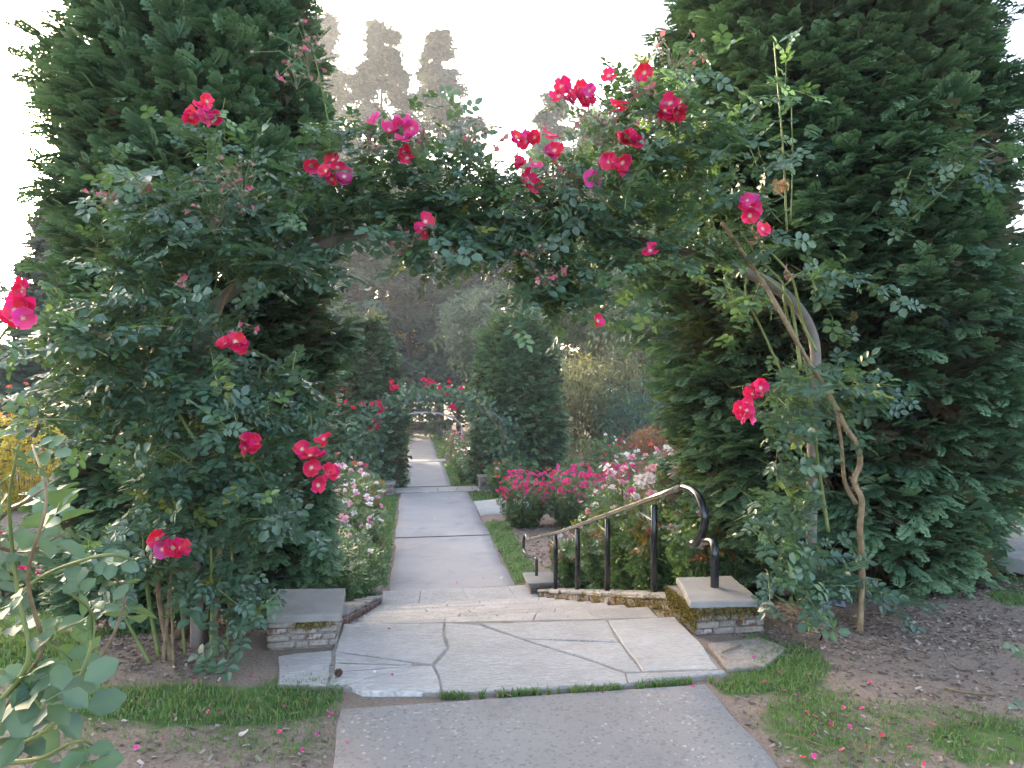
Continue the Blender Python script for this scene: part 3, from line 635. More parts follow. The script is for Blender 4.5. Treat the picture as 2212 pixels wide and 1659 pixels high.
# ------------------------------------------------------------------ clipped cypress columns
def cypress(label, cx, cy, zb, ztop, rad, n_tuft, per, size, seed, plume=0.0, void=None, fine=True, group=None, back=.35, trunks=1, lean=(0, 0), inner=.5, tufts_only=None, plume_side=None, plumes=()):
    pl_tubes = []
    t = thing('cypress_tree', label, 'tree', (cx, cy, zb), group); r = np.random.default_rng(seed)
    hh = ztop - zb; g = Geo()
    # tuft centres
    N = n_tuft; th = r.uniform(0, 2 * pi, N * 2); f = r.random(N * 2)
    tc = atan2(-cy, -cx); keep = (np.cos(th - tc) > -.25) | (r.random(N * 2) < back); th, f = th[keep][:N], f[keep][:N]; N = len(th)
    z = zb + hh * f
    def R_(th, z, f):
        base = rad(f); lump = 1 + .10 * np.sin(3 * th + 5 * f * 3 + seed) + .07 * np.sin(7 * th - 9 * f * 4) ; return base * lump
    rr_ = R_(th, z, f) * (1 - np.abs(r.normal(0, .11, N)).clip(0, .5) + .02)
    C = np.stack([cx + lean[0] * f + rr_ * np.cos(th), cy + lean[1] * f + rr_ * np.sin(th), z], 1)
    nz = noise3(C, 4.2, seed); rr_ += .22 * nz * (rad(f) / 1.5); C[:, 0] = cx + lean[0] * f + rr_ * np.cos(th); C[:, 1] = cy + lean[1] * f + rr_ * np.sin(th)
    keep = noise3(C, 3.0, seed + 5) > -.62
    rag = np.abs(r.normal(0, .34, len(C))) * plume * np.clip((f - .3) * 2, 0, 1); C[:, 0] += rag * np.cos(th) * .6 - rag * .2; C[:, 1] += rag * np.sin(th); C[:, 2] += rag * .5
    C, th, f = C[keep], th[keep], f[keep]; N = len(C)
    out = np.stack([np.cos(th), np.sin(th), np.zeros(N)], 1)
    up = np.array([0, 0, 1.0])
    pl = np.full(N, plume) * np.clip((f - .15) * 1.6, 0, 1)
    D = norm(out + up * (.05 + pl[:, None] + r.normal(0, .18, (N, 1))) + r.normal(0, .22, (N, 3)))
    if plume_side is not None: D = norm(D + np.array(plume_side) * (.5 * pl[:, None]))
    # sprays in a tuft follow a short curved twig and stand flat
    P = []; SD = []; SN = []; TT = []; SZ = []
    tl = size * 1.9 * r.uniform(.7, 1.3, N) * (1 + pl)
    base_t = np.clip(.55 + .2 * noise3(C, 1.6, seed + 9) + r.normal(0, .10, N), .25, .95)
    side = norm(np.cross(D, up)); nup = np.cross(side, D); nup = np.where(nup[:, 2:3] < 0, -nup, nup)
    for k in range(per):
        s = (k + .5) / per; a = ((k * .618) % 1 * 2 - 1) * (1.25 - .5 * s) + r.normal(0, .15, N)
        pos = C + D * (tl * (s * .9 - .45))[:, None] + side * (np.sin(a) * size * .5 + r.normal(0, .08, N) * size)[:, None] + nup * ((.25 * np.cos(a) - .2 + r.normal(0, .16, N)) * size)[:, None]
        d = norm(D * np.cos(a)[:, None] + side * np.sin(a)[:, None] + nup * r.normal(-.12, .16, (N, 1)))
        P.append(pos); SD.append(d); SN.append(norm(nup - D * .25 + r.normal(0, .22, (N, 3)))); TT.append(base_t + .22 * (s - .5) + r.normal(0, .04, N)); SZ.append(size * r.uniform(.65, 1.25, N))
    for (az0, az1, f0, f1, num, Lp, rise) in plumes:
        for q_ in range(num):
            a0 = r.uniform(az0, az1); f_ = r.uniform(f0, f1); b0 = np.array([cx + lean[0] * f_ + cos(a0) * float(rad(f_)) * .75, cy + sin(a0) * float(rad(f_)) * .75, zb + hh * f_]); dd = norm(np.array([cos(a0), sin(a0), rise + r.normal(0, .15)])); Lq = Lp * r.uniform(.6, 1.3); m_ = int(Lq / size * 9)
            tt_ = r.random(m_) ** .8; sd_ = norm(np.cross(dd, up)); un = np.cross(sd_, dd); bend = np.array([0, 0, .25 * rise]) * Lq
            wq = Lq * .20 * np.sin(np.clip(tt_ * 2.6 + .35, 0, 3.0)); o1 = r.normal(0, .55, m_) * wq; o2 = r.normal(0, .4, m_) * wq
            P.append(b0 + dd * (tt_ * Lq)[:, None] - bend * (tt_ * (1 - tt_))[:, None] * 2 + sd_ * o1[:, None] + un * o2[:, None]); sp_ = np.sign(o1) * .55
            SD.append(norm(dd + sd_ * sp_[:, None] + un * r.normal(0, .3, (m_, 1)))); SN.append(norm(un + r.normal(0, .4, (m_, 3)))); TT.append(np.clip(.5 + r.normal(0, .08, m_) + .15 * (tt_ - .5) + r.normal(0, .08), .2, .95)); SZ.append(size * r.uniform(.6, 1.1, m_))
            pl_tubes.append(smooth_line([b0 - dd * .4, b0 + dd * Lq * .4, b0 + dd * Lq * .85 - bend * .2], 4))
    P, SD, SN, TT, SZ = map(np.concatenate, (P, SD, SN, TT, SZ))
    if void is not None:
        for (vu, vv, vru, vrv) in void:
            u, v, _ = proj(P); q = (((u - vu) / vru) ** 2 + ((v - vv) / vrv) ** 2) < r.uniform(.3, 1.2, len(P)); k = ~(q & (r.random(len(P)) < .85)); P, SD, SN, TT, SZ = P[k], SD[k], SN[k], TT[k], SZ[k]
    zmin = ground(P[:, 0], P[:, 1]) + .03; k = P[:, 2] > zmin; P, SD, SN, TT, SZ = P[k], SD[k], SN[k], TT[k], SZ[k]
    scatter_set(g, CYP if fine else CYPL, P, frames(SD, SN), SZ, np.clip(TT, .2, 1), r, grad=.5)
    # old brown inner foliage
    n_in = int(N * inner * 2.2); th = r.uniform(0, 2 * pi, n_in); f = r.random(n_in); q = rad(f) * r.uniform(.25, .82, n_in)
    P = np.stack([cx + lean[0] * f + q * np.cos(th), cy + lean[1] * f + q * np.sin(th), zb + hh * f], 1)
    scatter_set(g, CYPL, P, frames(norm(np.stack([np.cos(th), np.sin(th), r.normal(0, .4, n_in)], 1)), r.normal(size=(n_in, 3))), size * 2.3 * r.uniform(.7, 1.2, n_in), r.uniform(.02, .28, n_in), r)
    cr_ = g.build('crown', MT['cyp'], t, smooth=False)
    # trunk and limbs
    g = Geo()
    for k in range(trunks):
        ox, oy = (r.uniform(-.25, .25, 2) if trunks > 1 else (0, 0)); hz = hh * .9
        pts = smooth_line([(cx + ox, cy + oy, zb - .15), (cx + ox * 1.2 + r.normal(0, .04), cy + oy * 1.2, zb + hz * .3), (cx + lean[0] * .5 + ox * 1.5, cy + lean[1] * .5 + oy, zb + hz * .6), (cx + lean[0] * .9, cy + lean[1] * .9, zb + hz)], 5)
        r0 = .10 * (hh / 6.0) ** .5; tube(g, pts, np.linspace(r0, .02, len(pts)), 8)
    g.build('trunk', MT['bark'], t)
    g = Geo()
    for k in range(60 if fine else 14):
        a = r.uniform(0, 2 * pi); f = r.uniform(.08, .92); z_ = zb + hh * f; L = float(rad(np.array([f]))[0]) * r.uniform(.6, .95)
        p0 = np.array([cx + lean[0] * f, cy + lean[1] * f, z_ - .2]); p1 = p0 + np.array([cos(a) * L * .5, sin(a) * L * .5, .15]); p2 = p0 + np.array([cos(a) * L, sin(a) * L, .3 + plume * .5 * f])
        pts = smooth_line([p0, p1, p2], 4); tube(g, pts, np.linspace(.022, .006, len(pts)) * (hh / 6) ** .5, 5, cap=False)
    for q_ in pl_tubes: tube(g, q_, np.linspace(.009, .003, len(q_)), 4, cap=False)
    g.build('branches', MT['bark'], t, kind='stuff'); return t
radR = lambda f: np.interp(f, [0, .06, .3, .55, .8, 1.0], [1.2, 1.38, 1.42, 1.42, 1.12, .8])
radL = lambda f: np.interp(f, [0, .06, .3, .48, .6, .7, .85, 1.0], [.8, .9, .86, .86, .86, .68, .4, .15])
cypress('huge clipped cypress column behind the right leg of the rose arch', 3.9, 6.05, -.05, 6.9, radR, 2900, 9, .14, 51, .1, back=.12, void=[(1560, 690, 150, 110), (1690, 960, 60, 90)], inner=2.0, plumes=[(2.3, 4.2, .5, .95, 30, .32, .35), (-1.2, .7, .3, .95, 50, .35, .3), (3.8, 5.6, .45, .9, 40, .3, .15)])
cypress('huge feathery cypress column behind the left leg of the rose arch', -1.74, 6.15, -.15, 6.5, radL, 2300, 9, .14, 52, .55, back=.3, void=[(700, 640, 80, 60)], inner=1.2, plume_side=(-.9, 0, .25), plumes=[(2.3, 4.4, .3, .95, 75, .52, .75), (-1.2, .9, .5, .95, 26, .42, .7), (3.9, 5.4, .45, .9, 40, .45, .6)])
radB = lambda f: np.interp(f, [0, .1, .4, .65, .85, 1.0], [.95, .95, .92, .75, .4, .05])
radC = lambda f: np.interp(f, [0, .1, .4, .7, .88, 1.0], [1.1, 1.18, 1.15, .95, .6, .15])
cypress('narrow green cypress column left of the second arch', -1.5, 21.6, -1.8, 3.35, radB, 1300, 7, .26, 53, .35, fine=False, group='cypress columns at the second arch')
cypress('broad green cypress column right of the second arch', 3.3, 21.6, -1.8, 3.5, radC, 1700, 7, .26, 54, .45, fine=False, group='cypress columns at the second arch')

# ------------------------------------------------------------------ arches
def arch(name, label, pts, r_, m, loc):
    t = thing(name, label, 'arch', loc); g = Geo(); tube(g, pts, r_, 10); g.build('arch_pipe', m, t); return t
AY = 4.42
arc_px = [(1748, 1372), (1752, 1200), (1756, 900), (1762, 780), (1752, 715), (1715, 655), (1640, 600), (1500, 553), (1350, 515), (1200, 490), (1050, 480), (900, 484), (760, 508), (640, 545), (540, 600), (460, 670), (428, 760), (424, 900), (424, 1100), (426, 1345)]
apts = np.array([at_y(u, v, AY) for u, v in arc_px]); apts[0][2] = -.05; apts[-1][2] = -.05; apts[-1][0] = apts[-2][0]
arch('rose_arch', 'grey-brown metal pipe arch carrying climbing roses over the steps', smooth_line(apts, 6), .037, MT['pipe'], apts[0])
def hoop(x0, x1, zb, zt, y):
    cx, hw = (x0 + x1) / 2, (x1 - x0) / 2; P = [(x1, y, zb), (x1, y, zb + (zt - zb) * .55)]
    for a in np.linspace(.15, pi - .15, 12): P.append((cx + hw * cos(a) * (1 - .0), y, zb + (zt - zb) * .62 + (zt - zb) * .38 * sin(a)))
    P += [(x0, y, zb + (zt - zb) * .55), (x0, y, zb)]; return smooth_line(P, 3)
arch('rose_arch', 'second metal arch farther down the path under roses', hoop(-1.35, 2.75, -1.65, 1.08, 20.2), .04, MT['greypipe'], (2.75, 20.2, -1.6))
arch('metal_arch', 'bare pale metal arch farthest down the path', hoop(-1.35, 2.75, -2.8, -.18, 38.6), .05, MT['greypipe'], (2.75, 38.6, -2.77))

# ------------------------------------------------------------------ flowers
def petal_mesh(name, m, L=1.0, W=1.0, cup=.25, seed=0):
    r = np.random.default_rng(seed); V = []; T = []; rows, cols = 4, 5
    for i in range(rows + 1):
        t = i / rows; wd = W * (.18 + .82 * sin(min(1, t * 1.15) * pi / 2)) / 2 * (1 - .25 * max(0, t - .75) * 4 * .6)
        for j in range(cols):
            s = (j / (cols - 1)) * 2 - 1
            x = L * t - .10 * L * t * (1 - abs(abs(s) - .5) * 2) * 0 - (.10 * L * (1 - abs(s)) * (t > .9)) - .16 * L * t * s * s
            V.append((x, s * wd, cup * L * (t ** 1.6) + .10 * L * s * s * t + r.uniform(-.03, .03) * t)); T.append(t)
    F = []
    for i in range(rows):
        for j in range(cols - 1):
            a = i * cols + j; F += [(a, a + cols, a + cols + 1), (a, a + cols + 1, a + 1)]
    g = Geo(); g.add(V, F, T); return g.mesh(name, m)
PET = {k: [petal_mesh('petal', MT[k], cup=c, seed=i) for i, c in enumerate((.05, .25, .45))] for k in ('petal_red', 'petal_mag', 'petal_hot')}
g = Geo(); r = np.random.default_rng(3)
for k in range(14):
    a = 2 * pi * k / 14; L = r.uniform(.2, .32); g.add([(0.02 * cos(a + 1.5), .02 * sin(a + 1.5), 0), (-.02 * cos(a + 1.5), -.02 * sin(a + 1.5), 0), (L * cos(a), L * sin(a), .2)], [(0, 1, 2)])
STAM = g.mesh('stamens', MT['stamen'])
def open_flower(parent, P, facing, size, kind, seed, npet=6):
    r = np.random.default_rng(seed); z = Vector(facing).normalized(); q = z.to_track_quat('Z', 'Y').to_matrix().to_4x4()
    M = Matrix.Translation(Vector([float(c) for c in (np.array(P) - np.array(parent.location))])) @ q @ Matrix.Rotation(r.uniform(0, 6.28), 4, 'Z') @ Matrix.Scale(size / 2, 4)
    fl = link('flower', STAM, parent, None, None, M)
    for k in range(npet):
        a = 2 * pi * k / npet + r.uniform(-.15, .15)
        Mp = Matrix.Rotation(a, 4, 'Z') @ Matrix.Rotation(r.uniform(-.35, .25), 4, 'Y') @ Matrix.Rotation(r.uniform(-.25, .25), 4, 'X') @ Matrix.Scale(r.uniform(.85, 1.1), 4)
        link('petal', PET[kind][int(r.integers(3))], fl, None, None, Mp)
    return fl
def cluster(parent, u, v, y, n, spread, size, kind, seed, vert=1.0, hard=None):
    r = np.random.default_rng(seed); c = at_y(u, v, y); 
    for i in range(n):
        a = r.uniform(0, 2 * pi); q = spread * sqrt((i + .3) / n)
        P = c + np.array([cos(a + i * 2.4) * q, r.uniform(-.04, .04), sin(a + i * 2.4) * q * vert])
        f = norm(np.array([r.normal(0, .75) + .1, -1, r.normal(.35, .7)])); k = kind if r.random() > .16 or kind != 'petal_red' else ('petal_hot' if r.random() < .6 else 'petal_mag')
        open_flower(parent, P, f, size * r.uniform(.8, 1.15), k, int(r.integers(1e6)), int(r.integers(5, 8)))
def double_rose(name, m, seed, npet=14):
    r = np.random.default_rng(seed); g = Geo()
    for k in range(npet):
        lay = k / npet; a = k * 2.4; tilt = 1.25 - 1.1 * lay; L = .35 + .65 * lay; W = .5 + .35 * lay
        V = []; T = []
        for (t, s) in ((0, 0), (.5, -1), (.5, 0), (.5, 1), (1, -.75), (1.05, 0), (1, .75)):
            x = .06 + L * t * cos(tilt) ; z = L * t * sin(tilt) + .06 * s * s; V.append((x, s * W * .5 * (.4 + .6 * t), z)); T.append(.1 + .85 * t * (.4 + .6 * lay))
        V = np.array(V) @ np.array([[cos(a), -sin(a), 0], [sin(a), cos(a), 0], [0, 0, 1]]).T + r.uniform(-.03, .03, (7, 3))
        g.add(V, [(0, 2, 1), (0, 3, 2), (1, 2, 5), (1, 5, 4), (2, 3, 6), (2, 6, 5)], T)
    return g.mesh(name, m)
DBL = {k: [double_rose('flower', MT[k], i) for i in range(3)] for k in ('petal_pink', 'petal_white', 'petal_hot', 'petal_red', 'petal_orange', 'petal_yellow')}

# ------------------------------------------------------------------ climbing roses
def shoots(n, blobs, rr, Ymid, Ydep, per_len=.42, step=.062, leafsize=.155, g_c=None, droop=.5, outward=(0, -.35, .25)):
    P = []; D = []; NRM_ = []; SZ = []; TT = []
    wts = np.array([b[4] for b in blobs], float); wts /= wts.sum()
    for k in rr.choice(len(blobs), size=n, p=wts):
        u, v, ru, rv, _ = blobs[k][:5]; yy = (blobs[k][5] if len(blobs[k]) > 5 else Ymid) + rr.normal(0, Ydep)
        a = rr.uniform(0, 2 * pi); q = sqrt(rr.random()) * .92; p = at_y(u + ru * q * cos(a), v + rv * q * sin(a), yy)
        d = norm(rr.normal(0, 1, 3) * np.array([1, .7, .7]) + np.array(outward)); L = per_len * rr.uniform(.5, 1.5); m_ = max(3, int(L / step))
        pts = [p - d * L * .4]
        young = rr.random() < .12; tb = rr.normal(.45, .12) + (.38 if young else 0)
        for i in range(m_):
            d = norm(d + np.array([0, 0, -droop * .12]) + rr.normal(0, .08, 3)); pts.append(pts[-1] + d * step)
        pts = np.array(pts)
        if g_c is not None: tube(g_c, pts, np.linspace(.0032, .0014, len(pts)), 3, mat=0, cap=False)
        s = 1
        for i in range(1, len(pts)):
            sd = norm(np.cross(d, np.array([0, 0, 1]) + rr.normal(0, .3, 3))); s = -s
            ld = norm(sd * s * rr.uniform(.5, 1) + d * .6 + np.array([0, -.25, rr.uniform(-.35, .35)])); P.append(pts[i]); D.append(ld)
            NRM_.append(norm(np.array([0, -.55, 1.0]) + rr.normal(0, .38, 3))); SZ.append(leafsize * rr.uniform(.7, 1.2)); TT.append(np.clip(tb + rr.normal(0, .1), .08, .97) if rr.random() > .015 else rr.choice([.02, 1.0]))
    return map(np.array, (P, D, NRM_, SZ, TT))
HL_MESH = None
def leaf_objects(parent, T, mats, P, D, Nn, SZ, rr, name='leaf', limit=295):
    global HL_MESH
    meshes = []
    for i, (v, f) in enumerate(T):
        g = Geo(); g.add(v, f, .42 + .08 * (i % 2) + VT.get((v.shape[0], round(float(v[1, 1]), 6)), 0)); meshes.append(g.mesh(name, mats))
    u, v, z = proj(P); ok = (u > -50) & (u < 2260) & (v > -50) & (v < 1700) & (z > .2)
    score = np.where(ok, SZ / z, 0); order = np.argsort(-score)[:limit * 2]; order = rr.permutation(order)[:limit]
    order = np.array([o for o in order if score[o] > 0], int)
    R = frames(D, Nn); loc = np.array(parent.location)
    for k in order:
        M = Matrix([[*(R[k][0] * SZ[k]), P[k][0] - loc[0]], [*(R[k][1] * SZ[k]), P[k][1] - loc[1]], [*(R[k][2] * SZ[k]), P[k][2] - loc[2]], [0, 0, 0, 1]])
        link(name, meshes[int(rr.integers(len(meshes)))], parent, None, None, M)
    keep = np.ones(len(P), bool); keep[order] = False; return keep
def climber(label, blobs, n, base, canes, seed, nobj=290):
    rr = np.random.default_rng(seed); t = thing('climbing_rose', label, 'climbing rose', base)
    gc = Geo(); P, D, Nn, SZ, TT = shoots(n, blobs, rr, 4.30, .17, g_c=gc)
    gc.build('twigs', MT['cane_green'], t)['kind'] = 'stuff'
    keep = leaf_objects(t, HLEAF, MT['rose_leaf_obj'], P, D, Nn, SZ, rr, limit=nobj)
    g = Geo(); scatter_set(g, RLEAF, P[keep], frames(D[keep], Nn[keep]), SZ[keep], TT[keep], rr); g.build('foliage', MT['rose_leaf'], t, smooth=False, kind='stuff')
    for (pts, y, rad, m) in canes:
        q = [at_y(u, v, y + .05 * sin(i * 1.7)) for i, (u, v) in enumerate(pts)]
        gz = float(ground(q[0][0], q[0][1]));
        if pts[0][1] > 1240: q[0][2] = gz - .03
        g = Geo(); L = smooth_line(q, 6); tube(g, L, np.linspace(rad, rad * .6, len(L)), 7)
        # thorns
        tv = np.array([(0, -.15, 0), (0, .15, 0), (.1, 0, 1)]); m_ = len(L) * 2; ii = rr.integers(len(L), size=m_); dd = rr.normal(size=(m_, 3)); dd[:, 2] *= .4; dd = norm(dd)
        scatter(g, tv[:, [2, 1, 0]] , np.array([(0, 1, 2)]), L[ii] + rr.normal(0, .01, (m_, 3)), frames(dd, rr.normal(size=(m_, 3))), rad * 1.9, .5)
        g.build('cane', MT[m], t)
    return t
topL = [(700, 440, 150, 80, 7), (600, 560, 130, 50, 4), (850, 400, 150, 90, 9), (970, 385, 120, 95, 8), (880, 470, 160, 50, 6), (1000, 505, 130, 60, 6), (720, 320, 30, 150, 1.6), (820, 300, 60, 60, 2)]
legL = [(330, 560, 150, 110, 10), (480, 440, 140, 90, 8), (330, 760, 220, 100, 14), (420, 900, 190, 90, 12), (190, 700, 110, 60, 4, 4.1), (160, 890, 110, 50, 4, 4.2), (430, 1050, 180, 110, 12), (460, 1210, 120, 80, 5), (240, 1210, 110, 60, 3.5, 4.15), (520, 1290, 60, 60, 1.5, 4.15), (630, 870, 80, 90, 3), (540, 1090, 80, 120, 5), (440, 300, 40, 60, 1.2), (300, 440, 120, 60, 4)]
rl = climber('climbing rose with crimson flowers on the left leg of the arch', topL + legL, 600, (-1.25, 4.5, 0), [
    ([(345, 1440), (320, 1280), (312, 1150), (326, 1040), (350, 880), (335, 760), (380, 640), (440, 560)], 4.3, .013, 'cane_green'),
    ([(372, 1425), (352, 1340), (340, 1250), (345, 1180)], 4.25, .02, 'cane_brown'), ([(352, 1350), (365, 1300), (366, 1245)], 4.24, .012, 'cane_brown'),
    ([(462, 1395), (472, 1250), (480, 1040), (452, 960), (430, 900), (455, 800), (470, 690), (520, 600), (640, 540)], 4.36, .017, 'cane_brown'),
    ([(490, 1385), (500, 1200), (505, 1080), (540, 1000), (610, 880), (640, 760)], 4.34, .010, 'cane_green'),
    ([(400, 1410), (392, 1290), (400, 1120), (420, 960)], 4.3, .009, 'cane_green'), ([(455, 1400), (458, 1300), (455, 1180)], 4.26, .012, 'cane_green'),
    ([(375, 1320), (368, 1200), (372, 1150)], 4.15, .008, 'cane_brown'), ([(330, 1405), (250, 1300), (200, 1220), (150, 1140)], 4.2, .011, 'cane_green'),
    ([(420, 950), (380, 880), (360, 820), (365, 790)], 4.05, .010, 'cane_green'), ([(440, 1020), (340, 960), (240, 920), (100, 905), (20, 920)], 4.1, .006, 'cane_green'),
    ([(330, 900), (320, 720), (300, 600), (280, 480)], 4.2, .008, 'cane_green'), ([(690, 470), (780, 450), (900, 465), (1040, 470)], 4.34, .012, 'cane_green'),
    ([(640, 540), (760, 480), (900, 478), (1080, 468)], 4.36, .014, 'cane_brown'), ([(1040, 465), (1060, 420), (1070, 340)], 4.3, .006, 'cane_green'), ([(720, 420), (715, 300), (695, 190), (680, 120)], 4.3, .006, 'cane_green'),
    ([(430, 500), (440, 420), (450, 330), (440, 270)], 4.2, .006, 'cane_green')], 61)
topR = [(1120, 430, 110, 80, 8), (1100, 550, 120, 50, 5), (1280, 440, 130, 70, 9), (1330, 330, 110, 110, 8), (1440, 400, 120, 100, 10), (1520, 470, 90, 80, 5), (1400, 540, 150, 40, 5), (1240, 610, 110, 35, 4), (1290, 650, 50, 30, 1.5), (1520, 290, 70, 50, 5), (1430, 200, 60, 60, 2), (1340, 230, 70, 70, 3), (1200, 510, 120, 50, 5), (1160, 620, 60, 30, 2)]
legR = [(1620, 470, 60, 60, 2.5), (1600, 620, 35, 90, 1.5), (1790, 600, 85, 24, 1.6, 4.1), (1760, 820, 110, 45, 5, 4.25), (1700, 890, 60, 50, 2, 4.2), (1850, 880, 50, 40, 1.2), (1720, 1080, 60, 80, 2.2, 4.4), (1770, 1260, 75, 50, 3.2, 4.2), (1650, 1120, 50, 50, 2), (1690, 1190, 60, 60, 1.5, 4.3), (1700, 980, 40, 50, .5), (2120, 345, 90, 40, 3.0, 4.2), (1980, 430, 40, 40, 1, 4.2), (1690, 240, 30, 120, .8), (1640, 330, 60, 40, .8), (1860, 1260, 50, 60, 2)]
rrs = climber('climbing rose with bare woody canes on the right leg of the arch', topR + legR, 440, (2.75, 4.35, 0), [
    ([(1858, 1300), (1862, 1220), (1858, 1140), (1862, 1080), (1845, 1040), (1858, 1000), (1850, 960), (1825, 920), (1790, 850), (1745, 780), (1700, 700), (1655, 620), (1600, 540), (1560, 480)], 4.08, .021, 'cane_brown'),
    ([(1850, 1090), (1825, 1040), (1818, 960), (1808, 900)], 4.1, .016, 'cane_brown'),
    ([(1790, 1150), (1775, 1050), (1762, 960), (1752, 860), (1740, 780), (1706, 700), (1694, 650), (1690, 610), (1640, 560), (1600, 500)], 4.1, .011, 'cane_green'),
    ([(1765, 760), (1735, 700), (1722, 640), (1705, 590), (1650, 530)], 4.06, .010, 'cane_green'), ([(1730, 800), (1715, 690), (1700, 640), (1640, 590)], 4.05, .012, 'cane_green'),
    ([(1745, 1360), (1720, 1240), (1718, 1130)], 4.2, .009, 'cane_green'), ([(1800, 1340), (1780, 1260), (1765, 1180)], 4.2, .010, 'cane_green'), ([(1845, 1330), (1868, 1290), (1866, 1220)], 4.15, .010, 'cane_green'),
    ([(1690, 620), (1740, 585), (1800, 588), (1850, 605)], 4.2, .007, 'cane_green'), ([(1700, 830), (1650, 720), (1612, 640), (1610, 560), (1560, 500)], 4.2, .008, 'cane_green'),
    ([(1080, 470), (1200, 482), (1330, 500), (1440, 530), (1560, 560)], 4.36, .014, 'cane_brown'), ([(1700, 500), (1692, 330), (1680, 180), (1672, 90)], 4.25, .007, 'cane_green'), ([(1708, 480), (1712, 350), (1710, 230)], 4.25, .005, 'cane_green'),
    ([(1960, 480), (2020, 430), (2100, 355), (2230, 290)], 4.2, .005, 'cane_green'), ([(1470, 420), (1400, 300), (1330, 240), (1280, 200)], 4.3, .007, 'cane_green'), ([(1380, 480), (1300, 410), (1250, 330)], 4.3, .007, 'cane_green'),
    ([(1560, 480), (1500, 380), (1470, 250), (1460, 140)], 4.3, .007, 'cane_green'), ([(1780, 820), (1720, 800), (1650, 870), (1600, 890)], 4.15, .007, 'cane_green')], 62)
CL = [('L', 437, 242, 4, .085), ('L', 667, 352, 1, .01), ('L', 725, 368, 5, .085), ('L', 850, 282, 5, .12), ('L', 884, 330, 2, .05), ('L', 925, 484, 2, .06), ('L', 502, 740, 2, .05), ('L', 548, 952, 3, .06), ('L', 688, 990, 6, .10), ('L', 370, 1170, 4, .08),
      ('R', 1152, 315, 8, .13), ('R', 1235, 200, 7, .11), ('R', 1330, 237, 2, .05), ('R', 1360, 300, 4, .07), ('R', 1325, 355, 3, .06), ('R', 1275, 390, 1, .01), ('R', 1455, 238, 4, .07), ('R', 1625, 448, 4, .07), ('R', 1645, 494, 1, .01), ('R', 1290, 692, 1, .01), ('R', 1635, 842, 3, .06), ('R', 1612, 888, 4, .06), ('R', 1320, 160, 1, .01), ('R', 1392, 160, 1, .01), ('R', 1155, 400, 1, .02), ('R', 1410, 540, 1, .01)]
for i, (w_, u, v, n, sp) in enumerate(CL):
    vert = 1.7 if (u, v) in ((688, 990), (1152, 315)) else .8
    cluster(rl if w_ == 'L' else rrs, u, v, 3.9, int(n * 1.4 + .5), sp, .112, 'petal_red' if i != 3 else 'petal_hot', 700 + i, vert)
# spent trusses: little hips and crumpled petals
def spent(parent, u, v, y, n, sp, seed):
    r = np.random.default_rng(seed); c = at_y(u, v, y); g = Geo()
    bv = np.array([(0, 0, -.5), (.45, 0, 0), (0, .45, 0), (-.45, 0, 0), (0, -.45, 0), (0, 0, .7)]); bf = np.array([(0, 2, 1), (0, 3, 2), (0, 4, 3), (0, 1, 4), (5, 1, 2), (5, 2, 3), (5, 3, 4), (5, 4, 1)])
    P = c + r.normal(0, 1, (n, 3)) * np.array([sp, .04, sp * .7]); d = norm(r.normal(size=(n, 3))); scatter(g, bv, bf, P, frames(d, r.normal(size=(n, 3))), r.uniform(.017, .030, n), r.uniform(.1, .8, n))
    sv = np.array([(0, -.12, 0), (0, .12, 0), (1, 0, .3)]); m_ = n * 5; scatter(g, sv, np.array([(0, 1, 2)]), np.repeat(P, 5, 0), frames(norm(r.normal(size=(m_, 3))), r.normal(size=(m_, 3))), r.uniform(.02, .035, m_), r.uniform(0, .45, m_))
    q = r.random(n) < .55; pv = np.array([(0, 0, 0), (.6, .4, .2), (1.1, 0, 0), (.6, -.4, .3)]); P2 = P[q]; scatter(g, pv, np.array([(0, 1, 2), (0, 2, 3)]), P2, frames(norm(r.normal(size=P2.shape)), r.normal(size=P2.shape)), r.uniform(.028, .048, len(P2)), r.uniform(.7, 1, len(P2)))
    for p in P: tube(g, [c + np.array([0, .02, -sp * 1.3]), (c + p) / 2 + np.array([0, .0, -.01]), p], .0018, 3, tint=.1, cap=False)
    g.build('spent_truss', MT['spent'], parent)
for i, (w_, u, v, n, sp) in enumerate([('L', 665, 100, 26, .10), ('L', 640, 165, 10, .05), ('L', 305, 400, 12, .05), ('L', 525, 385, 26, .10), ('L', 460, 450, 30, .11), ('L', 880, 510, 18, .07), ('L', 1010, 285, 22, .09), ('L', 400, 615, 7, .03), ('L', 240, 420, 8, .06), ('L', 790, 320, 16, .06), ('L', 910, 290, 12, .05),
        ('R', 1290, 275, 26, .09), ('R', 1455, 115, 20, .08), ('R', 1210, 375, 22, .08), ('R', 1150, 550, 18, .06), ('R', 1180, 595, 20, .06), ('R', 1395, 190, 14, .07), ('R', 1640, 500, 7, .05), ('R', 1700, 590, 5, .02), ('L', 500, 730, 8, .05), ('R', 1430, 250, 8, .06)]): spent(rl if w_ == 'L' else rrs, u, v, 3.95, n, sp, 800 + i)

# stump under the left rose
g = Geo(); r = np.random.default_rng(66); st = thing('tree_stump', 'dark weathered stump among the canes of the left rose', 'stump', (at_z(430, 1370, 0)))
c = at_z(430, 1375, 0); 
for k in range(7):
    a = r.uniform(0, 6.28); p0 = c + np.array([cos(a) * .16, sin(a) * .12, -.03]); tube(g, smooth_line([p0, c + np.array([cos(a) * .07, sin(a) * .06, .08]), c + np.array([cos(a) * .06, sin(a) * .05, r.uniform(.15, .3)])], 4), np.linspace(.05, .03, 9), 7)
g.build('wood', MT['bark'], st)

